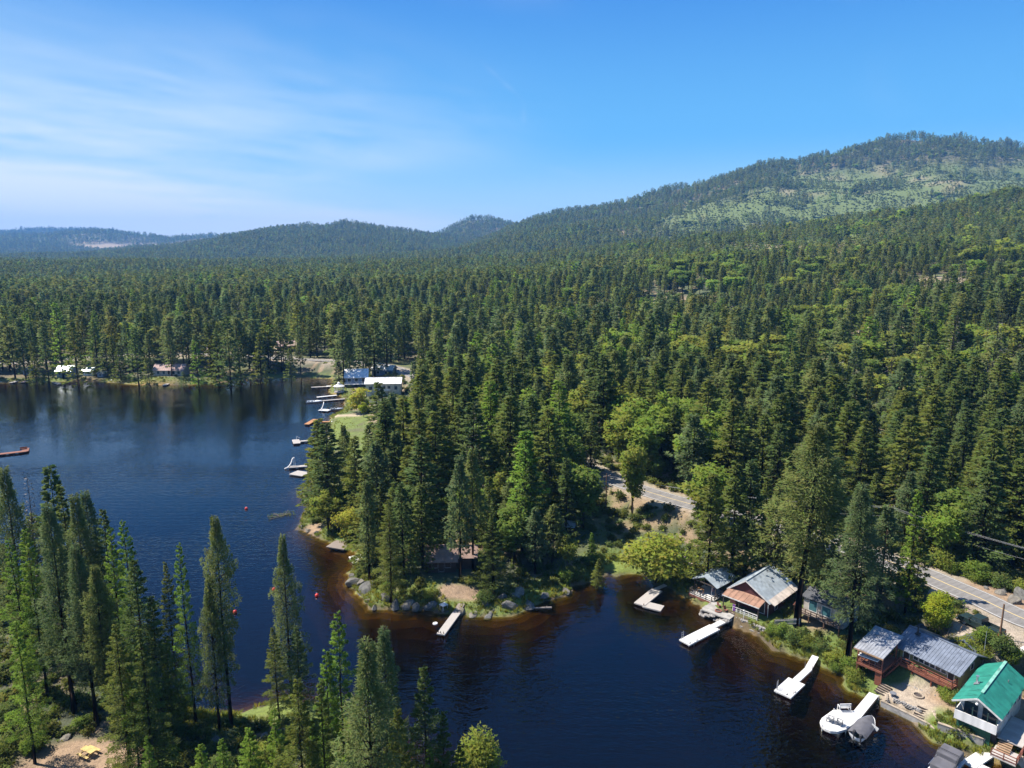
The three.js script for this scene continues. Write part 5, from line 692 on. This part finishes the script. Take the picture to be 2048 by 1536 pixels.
{ const t = far({ name: 'cottage', label: 'long low cottage with a pinkish roof above stepped stone terraces', category: 'house', x: -162, y: 2.6, z: -334, turn: 0, w: 14, d: 7, eave: 3.0, top: 5.2, ridge: 'x', wall: M.beige, roof: M.pinkRoof, openings: [['f', -4.6, 1.6, 1.2, 1.4], ['f', -2, 1.6, 1.2, 1.4], ['f', 0.4, 1.6, 1.0, 1.9, 'door'], ['f', 2.6, 1.6, 1.2, 1.4], ['f', 5, 1.6, 1.2, 1.4]] }); for (let i = 0; i < 3; i++) part(t, 'terrace_wall', bx(12 - i, 0.7, 0.5, 0.5, -0.3 - i * 0.7, 5 + i * 2.4), M.sand); }
far({ name: 'boathouse', label: 'blue-roofed boathouse beside the yellow-green shrubs', category: 'shed', x: -234.5, y: groundY(-234.5, -341), z: -341, turn: 10, w: 4, d: 4, eave: 2.4, top: 3.6, ridge: 'z', wall: M.blueSide, roof: M.paleRoof, openings: [['f', 0, 1.2, 1.6, 1.6]] });

// vehicles on the road shoulder ----------------------------------------
function wheelAt(t, x, y, z, r) { const w = part(t, 'wheel', new THREE.TorusGeometry(r * 0.72, r * 0.3, 8, 20).translate(x, y, z), M.rubber); part(w, 'rim', new THREE.CylinderGeometry(r * 0.55, r * 0.55, 0.2, 16).rotateX(Math.PI / 2).translate(x, y, z), M.steel); }
{ const t = thing('pickup_truck', 'dark green crew-cab pickup truck parked on the road shoulder', 'truck', 68.2, groundY(68.2, -95.4) , -95.4, 116 * D2R), side = (pts, w, m, name, z0 = -w / 2) => { const s = new THREE.Shape(pts.map((p) => new THREE.Vector2(...p))); return part(t, name, new THREE.ExtrudeGeometry(s, { depth: w - 0.12, bevelEnabled: true, bevelSize: 0.06, bevelThickness: 0.06, bevelSegments: 2 }).translate(0, 0, z0 + 0.06), m); };
  side([[-2.85, 0.45], [2.8, 0.45], [2.85, 0.95], [2.6, 1.12], [1.55, 1.18], [-0.55, 1.2], [-0.55, 1.12], [-0.7, 0.75], [-2.7, 0.75], [-2.9, 0.75]], 1.9, M.carGreen, 'body'); part(t, 'bed_side', [bx(2.3, 0.55, 0.1, -1.75, 0.93, 0.9), bx(2.3, 0.55, 0.1, -1.75, 0.93, -0.9)], M.carGreen); part(t, 'tailgate', bx(0.1, 0.55, 1.8, -2.88, 0.93, 0), M.carGreen);
  side([[-0.55, 1.15], [1.5, 1.15], [0.85, 1.85], [-0.4, 1.88]], 1.66, M.carGreen, 'cab'); part(t, 'windscreen', bx(0.04, 0.85, 1.45, 1.27, 1.5, 0, 0, 0, 0.75), M.glass); for (const s of [-1, 1]) { part(t, 'side_window', [bx(0.7, 0.45, 0.03, 0.55, 1.52, s * 0.84), bx(0.65, 0.45, 0.03, -0.2, 1.52, s * 0.84)], M.glass); part(t, 'headlight', bx(0.08, 0.18, 0.36, 2.88, 0.85, s * 0.7), M.trim); part(t, 'tail_light', bx(0.06, 0.3, 0.16, -2.93, 0.9, s * 0.86), M.buoy); part(t, 'mirror', bx(0.14, 0.2, 0.22, 1.15, 1.3, s * 1.06), M.black); wheelAt(t, 1.85, 0.38, s * 0.85, 0.4); wheelAt(t, -1.75, 0.38, s * 0.85, 0.4); } part(t, 'bumper', [bx(0.2, 0.2, 1.9, 2.95, 0.5, 0), bx(0.2, 0.18, 1.8, -3.0, 0.52, 0)], M.steel); part(t, 'grille', bx(0.05, 0.3, 0.9, 2.9, 0.82, 0), M.black); }
{ const t = thing('utility_trailer', 'black utility trailer carrying a white box behind the pickup', 'trailer', 71.2, groundY(71.2, -89.6), -89.6, 116 * D2R); part(t, 'bed', [bx(3.4, 0.12, 1.7, 0, 0.6, 0), bx(3.4, 0.4, 0.06, 0, 0.85, 0.84), bx(3.4, 0.4, 0.06, 0, 0.85, -0.84), bx(0.06, 0.5, 1.7, 1.7, 0.88, 0)], M.black); part(t, 'tongue', [bar([1.7, 0.5, 0.6], [3.0, 0.5, 0], 0.08), bar([1.7, 0.5, -0.6], [3.0, 0.5, 0], 0.08)], M.red); part(t, 'load', rb(2.4, 0.7, 1.1, -0.3, 1.1, -0.1, 0.08), M.white); for (const s of [-1, 1]) wheelAt(t, -0.3, 0.34, s * 0.95, 0.34); }
{ const t = thing('wooden_stairs', 'weathered wooden stairs with handrails climbing to the parked pickup', 'stairs', 65.2, 0, -95.9, 130 * D2R + Math.PI), n = 11; for (let i = 0; i < n; i++) part(t, 'step', bx(1.1, 0.07, 0.3, 0, 5.9 - i * 0.2, i * 0.3), M.timber); part(t, 'handrail', [-1, 1].map((s) => bar([s * 0.6, 6.8, 0], [s * 0.6, 4.7, 3.2], 0.07, 0.08)), M.timber); part(t, 'stringer', [-1, 1].map((s) => bar([s * 0.55, 5.75, 0], [s * 0.55, 3.65, 3.2], 0.06, 0.25)), M.darkWood); for (const q of [0.05, 0.5, 0.95]) for (const s of [-1, 1]) part(t, 'handrail_post', bx(0.08, 1.2, 0.08, s * 0.6, mix(6.2, 4.1, q), 3.2 * q), M.timber); }
// poles and wires ------------------------------------------------------
function pole(label, x, z, h, arm, turn) { const y = groundY(x, z), t = thing('utility_pole', label, 'pole', x, y - 0.3, z, turn); part(t, 'pole', cyl(0.11, 0.15, h + 0.3, 0, (h + 0.3) / 2, 0, 10), M.pole); if (arm) { part(t, 'crossarm', bx(2.4, 0.12, 0.1, 0, h - 0.3, 0.12), M.pole); part(t, 'insulator', [-1.05, -0.35, 0.35, 1.05].map((q) => cyl(0.05, 0.05, 0.18, q, h - 0.14, 0.12, 8)), M.trim); } return y - 0.3 + h; }
const pA = [21, -151.5], pB = [69.5, -124.5], pC = [98, -95], topA = pole('utility pole with a crossarm beside the sunlit bend of road', ...pA, 8.4, true, 0.7), topB = pole('utility pole hidden among the roadside pines', ...pB, 8.6, true, 0.5), topC = pole('utility pole on the rocky slope above the road', ...pC, 9, true, 0.4);
pole('bare brown pole standing beside the parked pickup truck', 69.1, -92.6, 5.4, false, 0);
function wire(label, a, b, sag) { const pts = []; for (let i = 0; i <= 16; i++) { const q = i / 16; pts.push(new THREE.Vector3(mix(a[0], b[0], q), mix(a[1], b[1], q) - sag * 4 * q * (1 - q), mix(a[2], b[2], q))); } const m = new THREE.Mesh(new THREE.TubeGeometry(new THREE.CatmullRomCurve3(pts), 24, 0.015, 5), std([0.30, 0.30, 0.30], 0.6)); m.name = numbered('power_line'); m.castShadow = true; scene.add(m); tag(m, label, 'wire', 'power lines along the road'); }
[[pA, topA, pB, topB], [pB, topB, pC, topC]].forEach(([a, ya, b, yb], s) => { for (const [k, o] of [[0, -0.9], [1, 0.35], [2, 1.0]]) wire(s ? 'grey power line slung over the rocky roadside slope' : 'grey power line slung over the sunlit bend of road', [a[0] + o * 0.8, ya - 0.15, a[1] + o * 0.5], [b[0] + o * 0.8, yb - 0.15, b[1] + o * 0.5], 1.2); wire(s ? 'lower telephone wire over the rocky roadside slope' : 'lower telephone wire over the sunlit bend of road', [a[0], ya - 1.9, a[1]], [b[0], yb - 1.9, b[1]], 1.3); });
// picnic table on the near bank ------------------------------------------
{ const t = thing('picnic_table', 'yellow wooden picnic table on the bare earth of the near bank', 'table', -50.2, groundY(-50.2, -75), -75, -25 * D2R); for (let i = 0; i < 5; i++) part(t, 'top_plank', bx(1.9, 0.045, 0.14, 0, 0.75, -0.3 + i * 0.15), M.yellowWood); for (const s of [-1, 1]) { part(t, 'seat_plank', bx(1.9, 0.045, 0.14, 0, 0.45, s * 0.68), M.yellowWood); part(t, 'seat_plank', bx(1.9, 0.045, 0.14, 0, 0.45, s * 0.83), M.yellowWood); part(t, 'leg', [bar([s * 0.65, 0, -0.72], [s * 0.65, 0.72, -0.25], 0.05, 0.1), bar([s * 0.65, 0, 0.72], [s * 0.65, 0.72, 0.25], 0.05, 0.1), bx(0.05, 0.1, 1.7, s * 0.62, 0.4, 0)], M.yellowWood); } }

// ---------------------------------------------------------------- rocks, shrubs, grass
const rockTex = grainTexture(512, (u, v) => { const a = fbm(u * 10, v * 10, 5, 10), b = fbm(u * 44 + 3, v * 44, 3, 44), l = sm(0.12, 0.3, fbm(u * 22 + 9, v * 22, 4, 22)), k = 0.72 + 0.4 * a + 0.25 * b; return [mix(k, k * 1.05, l), mix(k, k * 1.08, l), mix(k * 0.97, k * 0.9, l)]; }, 0.4);
const rockMats = [[0.17, 0.16, 0.148], [0.14, 0.137, 0.133], [0.21, 0.188, 0.162]].map((c) => std(c, 0.95, { map: rockTex, bumpMap: rockTex, bumpScale: 0.06 }));
function boulderGeo(seed) {
  const g = new THREE.IcosahedronGeometry(1, 4), p = g.attributes.position, u = g.attributes.uv, R = rng(seed), cuts = []; for (let i = 0; i < 14; i++) { const v = new THREE.Vector3(R() - 0.5, R() - 0.4, R() - 0.5).normalize(); cuts.push([v, 0.45 + 0.4 * R()]); }
  const v = new THREE.Vector3(); for (let i = 0; i < p.count; i++) { v.fromBufferAttribute(p, i); let r = 1 + 0.14 * fbm(v.x * 1.6 + seed, v.y * 1.6 + v.z * 1.3, 3); v.multiplyScalar(r); for (const [n, d] of cuts) { const k = v.dot(n); if (k > d) v.addScaledVector(n, (d - k) * 0.96); } v.multiplyScalar(1 + 0.035 * fbm(v.x * 6 + seed, v.z * 6 + v.y * 5, 2)); p.setXYZ(i, v.x, v.y, v.z); u.setXY(i, v.x * 1.5 + v.y, v.z * 1.5 + v.y * 0.7); }
  g.deleteAttribute('normal'); g.computeVertexNormals(); return g;
}
const BS = 0.86;
const BOULD = [1, 2, 3, 4, 5, 6].map((s) => boulderGeo(s * 13));
function boulder(x, z, sx, sy, sz, label, group, i, dy = 0) { const m = new THREE.Mesh(BOULD[i % 6], rockMats[i % 3]); m.name = numbered('boulder'); m.position.set(x, Math.max(groundY(x, z), -0.15) + sy * 0.08 + dy, z); m.scale.set(sx * BS, sy * BS, sz * BS); m.rotation.set(hash(i, 1) * 0.5, hash(i, 2) * 6.28, hash(i, 3) * 0.4); m.castShadow = m.receiveShadow = true; scene.add(m); tag(m, label, 'rock', group); }
[[-28.6, -121.5, 2.2, 1.3, 1.5], [-26.0, -118.6, 2.0, 1.5, 2.6], [-27.2, -120.6, 1.2, 1.2, 1.0], [-21.9, -114.6, 1.8, 1.3, 1.5], [-19.8, -113.0, 1.6, 1.1, 1.1], [-18.0, -112.9, 1.9, 1.4, 1.2], [-16.2, -112.7, 1.3, 1.2, 1.1], [-13.9, -112.8, 1.5, 1.7, 1.0], [-8.4, -111.3, 1.3, 0.9, 1.0], [-4.7, -112.6, 1.2, 0.9, 1.0], [-3.6, -110.4, 2.3, 0.7, 1.0], [-6.7, -110.3, 1.5, 0.7, 0.9], [-0.2, -111.9, 1.9, 1.1, 1.3], [2.9, -113.4, 1.8, 1.0, 1.4], [-24.9, -115.0, 1.0, 0.6, 0.7], [-23.6, -112.7, 1.1, 0.5, 0.7], [5.6, -116.4, 1.5, 0.9, 1.2], [9.8, -118.2, 1.2, 0.8, 1.0], [-29.8, -124.2, 1.0, 0.7, 0.9], [-11.4, -111.6, 0.8, 0.5, 0.6], [-44.6, -146.8, 1.1, 0.6, 0.8], [-46.2, -148.6, 0.9, 0.6, 0.7], [-42.2, -145.3, 1.0, 0.6, 0.7], [0.8, -115.5, 2.2, 1.6, 1.6], [-2.0, -114.4, 1.4, 1.0, 1.0]].forEach((r, i) => boulder(...r, 'grey lichen-patched boulder on the rocky shore below the brown-roofed cabin', 'boulders of the rocky point', i));
[[79.0, -103.4, 1.5, 1.7, 1.4], [81.0, -101.4, 1.5, 1.9, 1.5], [81.8, -105.8, 2.0, 1.5, 1.6], [78.4, -106.3, 1.2, 0.8, 0.9], [77.6, -108.4, 0.7, 0.5, 0.6], [83.0, -102.5, 1.6, 1.8, 1.4], [76.6, -113.5, 0.9, 0.7, 0.8], [83.5, -99.0, 1.5, 1.4, 1.4], [80.0, -107.6, 0.8, 0.6, 0.7], [82.5, -109.5, 1.0, 0.7, 0.9]].forEach((r, i) => boulder(...r, 'big blocky grey boulder in the rock pile across the road', 'boulders across the road', i + 2));
[[-35.8, -76.4, 1.5, 0.8, 1.0], [-36.9, -74.6, 1.0, 0.7, 0.9], [-30.4, -78.4, 0.9, 0.8, 0.7], [-29.0, -79.4, 0.8, 0.7, 0.6], [-61.5, -78.5, 1.2, 0.6, 0.9], [-33.6, -73.2, 1.3, 0.8, 0.9], [-43.0, -72.5, 0.9, 0.4, 0.6], [-54.8, -77.8, 1.0, 0.5, 0.7]].forEach((r, i) => boulder(...r, 'pale boulder in the brush near the yellow picnic table', 'boulders of the near bank', i + 4));
[[62.8, -83.4, 0.5, 0.35, 0.45], [65.5, -85.0, 0.6, 0.4, 0.5], [67.0, -86.5, 0.8, 0.5, 0.6], [64.2, -86.2, 0.4, 0.3, 0.4], [69.0, -87.5, 0.7, 0.5, 0.6]].forEach((r, i) => boulder(...r, 'small pale rock on the dirt slope behind the green-roofed house', 'rocks behind the green-roofed house', i + 1));
// shrubs
const shrubMat = [[0.15, 0.21, 0.036], [0.115, 0.16, 0.042], [0.20, 0.235, 0.04]].map(needle);
const SHRUB = [0, 1, 2].map((k) => broadleaf({ seed: 700 + k, h: 2.2, r: 1.5 + 0.2 * k, cy: 0.42, hang: 0.9, clumps: 34, leaves: 60, cr: 0.55, len: 0.22, wid: 0.13, limbs: true, sides: 4 }));
const SHRUBLOW = broadleaf({ seed: 720, h: 2.0, r: 1.5, cy: 0.42, hang: 0.9, clumps: 12, leaves: 16, cr: 0.6, len: 0.5, wid: 0.32, sides: 3 });
function shrub(x, z, s, label, group, i) { const o = thing('shrub', label, 'shrub', x, groundY(x, z) - 0.1, z, hash(i, 9) * 6, group); o.scale.set(s, s * (0.8 + 0.4 * hash(i, 4)), s); part(o, 'stem', SHRUB[i % 3].trunk, palebark); part(o, 'crown', SHRUB[i % 3].crown, shrubMat[i % 3]); }
[[66.2, -91.8, 1.2], [67.5, -90.2, 1.3], [65.0, -90.4, 1.1], [68.6, -89.2, 1.2], [66.3, -88.6, 0.9], [64.0, -91.6, 1.1]].forEach((p, i) => shrub(...p, 'rounded green bush between the olive cabin and the pickup', 'bushes by the parked pickup', i));
[[78.0, -110.5, 1.3], [80.3, -109.3, 1.4], [82.6, -107.6, 1.1], [75.6, -114.2, 1.2], [84.2, -105.0, 1.0], [83, -108, 1.4], [78, -112, 1.6], [84, -114, 1.5], [75, -116, 1.6], [89, -110, 1.5]].forEach((p, i) => shrub(...p, 'low green bush on the dirt slope across the road', 'bushes across the road', i));
[[42.2, -102.2, 1.1], [43.5, -100.6, 1.2], [44.6, -99.6, 1.0], [41.0, -103.2, 0.9], [46.4, -97.8, 0.9], [47.4, -95.4, 1.0], [48.6, -93.2, 1.1], [49.0, -92.2, 1.0], [48.2, -91.0, 0.9], [47.0, -94.2, 0.8]].forEach((p, i) => shrub(...p, 'bright green bush on the reedy bank between the cabins', 'bushes on the reedy bank', i));
[[58.2, -86.0, 1.0], [58.9, -84.8, 0.9], [57.6, -84.8, 0.8]].forEach((p, i) => shrub(...p, 'lush yellow-green bush at the end of the red deck', 'bushes at the end of the red deck', i));
[[-4.8, -113.2, 1.2], [-14.5, -114.2, 0.8], [-22.3, -117.2, 0.9], [12.0, -123.5, 1.3], [16.5, -128.5, 1.2], [9.5, -121.5, 1.2], [-25.5, -123.5, 0.8]].forEach((p, i) => shrub(...p, 'round green bush among the rocks of the wooded point', 'bushes on the rocky point', i + 1));
[[-27.5, -77, 1.1], [-33, -71.5, 1.3], [-45, -71, 1.0], [-57, -75.5, 1.2], [-63.5, -80.5, 1.3], [-60, -72, 1.3], [-40, -74.5, 0.8], [-22, -73, 1.2], [-28.5, -72.5, 1.4], [-54, -80, 0.9]].forEach((p, i) => shrub(...p, 'green bush in the rough grass near the picnic table', 'bushes on the near bank', i));
// small growth nobody could count: understory shrubs, tussocks and reeds
{
  const R = rng(991), blade = new Leaves(); for (let i = 0; i < 16; i++) { const a = R() * 6.28, q = 0.16 * Math.sqrt(R()); blade.spray(Math.cos(a) * q, 0, Math.sin(a) * q, Math.cos(a) * 0.45 * R(), 1, Math.sin(a) * 0.45 * R(), 0.34 + 0.3 * R(), 0.07, R, [0, 1, 0], [1 + (R() - 0.5) * 0.3, 1, 1]); }
  const tuft = blade.geo(), grassMat = needle([0.15, 0.20, 0.034]), tufts = [], low = [];
  const nearHouse = (x, z) => { for (const p of PAVED) if (Math.hypot(x - p[0], z - p[1]) < p[2]) return true; return false; };
  for (let i = 0; i < 330000; i++) {
    const z = -42 - 290 * Math.pow(R(), 1.35), x = (R() * 2 - 1) * (-z * 0.78 + 6), r1 = R(), r2 = R(), r3 = R(), [h, d, rd] = landInfo(x, z);
    if (d < 0.05 || rd < 4.6 || nearHouse(x, z)) continue;
    const n = fbm(x / 7, z / 7, 3), shore = sm(9, 1, d), bare = strawAt(x, z), inLawn = insidePoly(x, z, LAWN); let dirt = 0; for (const b of BARE) if (b[4] !== 'grass') dirt = Math.max(dirt, 1 - sm(0.8, 1.1, Math.hypot((x - b[0]) / b[2], (z - b[1]) / b[3])));
    if (r1 < (0.10 + 0.75 * shore + 0.35 * n) * (1 - dirt) * (1 - bare * 0.7) * (inLawn ? 0.35 : 1) && tufts.length < 75000) tufts.push([x, h - 0.03, z, 0.5 + 0.6 * r2 * (0.6 + shore), r3]);
    else if (r1 > 0.94 + (d < 8 ? 0.02 : 0) && d > 2 && dirt < 0.3 && !inLawn && low.length < 9000) low.push([x, h - 0.05, z, 0.3 + 0.75 * r2 * (0.6 + 0.5 * sm(4, 30, d)), r3]);
  }
  const M4 = new THREE.Matrix4(), Q = new THREE.Quaternion(), Y = new THREE.Vector3(0, 1, 0), col = new THREE.Color();
  const fill = (name, geo, mat, list, tint) => { const m = new THREE.InstancedMesh(geo, mat, list.length); m.name = name; m.userData.kind = 'stuff'; m.castShadow = m.receiveShadow = true; list.forEach((t, i) => { M4.compose(new THREE.Vector3(t[0], t[1], t[2]), Q.setFromAxisAngle(Y, t[4] * 50), new THREE.Vector3(t[3], t[3] * (0.8 + 0.4 * hash(i, 5)), t[3])); m.setMatrixAt(i, M4); const k = 0.7 + 0.55 * hash(i, 8), w = hash(i, 17); m.setColorAt(i, col.setRGB(k * (1 + tint * w), k, k * (1 - 0.2 * w))); }); scene.add(m); };
  fill('grass_tufts', tuft, grassMat, tufts, 0.55); fill('undergrowth', SHRUBLOW.crown, shrubMat[1], low, 0.35);
  // brush on the mountain and in openings
  const br = []; for (let i = 0; i < 120000; i++) { const z = -450 - 2700 * Math.pow(R(), 0.8), x = R() * (-z * 0.8 + 20) * (R() < 0.15 ? -1 : 1), r1 = R(), r2 = R(), r3 = R(); const [h, d] = landInfo(x, z); if (d < 4) continue; const b = z < -1500 ? brushAt(x, z, h) * 0.6 : strawAt(x, z) * 0.35 + 0.05; if (r1 < b) br.push([x, h - 0.2, z, (z < -1500 ? 1.4 : 0.8) * (0.6 + r2), r3]); }
  fill('hillside_brush', SHRUBLOW.crown, shrubMat[1], br, 0.25);
}
{ const t = thing('fallen_log', 'half-sunken bleached log with sprouting reeds off the wooded point', 'log', -53.5, 0, -156.5, 0.5); part(t, 'trunk', [cyl(0.07, 0.13, 4.2, 0, 0, 0, 8).rotateZ(Math.PI / 2).translate(0, 0.05, 0), rod([-2.8, 0.05, 1.2], [0.6, 0.15, 0.7], 0.05), rod([-1.5, 0.02, -1.2], [2.0, 0.2, -0.4], 0.06), rod([-2, 0.1, 0], [-3.2, 0.7, 0.8], 0.06), rod([1, 0.1, 0], [1.8, 0.8, -0.9], 0.05), rod([-0.5, 0.1, 0], [-1.4, 0.4, -1.5], 0.05)], deadwood); const g = new Leaves(), R = rng(3); for (let i = 0; i < 110; i++) g.spray((R() - 0.5) * 6, 0.05, (R() - 0.5) * 3, (R() - 0.5), 1, R() - 0.5, 0.5, 0.1, R, [0, 1, 0], [1, 1, 1]); part(t, 'reeds', g.geo(), shrubMat[1]); }
{ const t = thing('drift_log', 'pale drift log lying in the water at the tip of the point', 'log', 4.5, 0, -112.8, 0.05); part(t, 'trunk', cyl(0.13, 0.2, 4.6, 0, 0, 0, 8).rotateZ(Math.PI / 2).translate(0, 0.1, 0), deadwood); part(t, 'branch_stub', rod([1, 0.1, 0], [1.5, 0.6, 0.3], 0.04), deadwood); }

scene.fog = new THREE.FogExp2(rgb(0.17, 0.46, 1.0), 0.000075);
renderer.render(scene, camera);
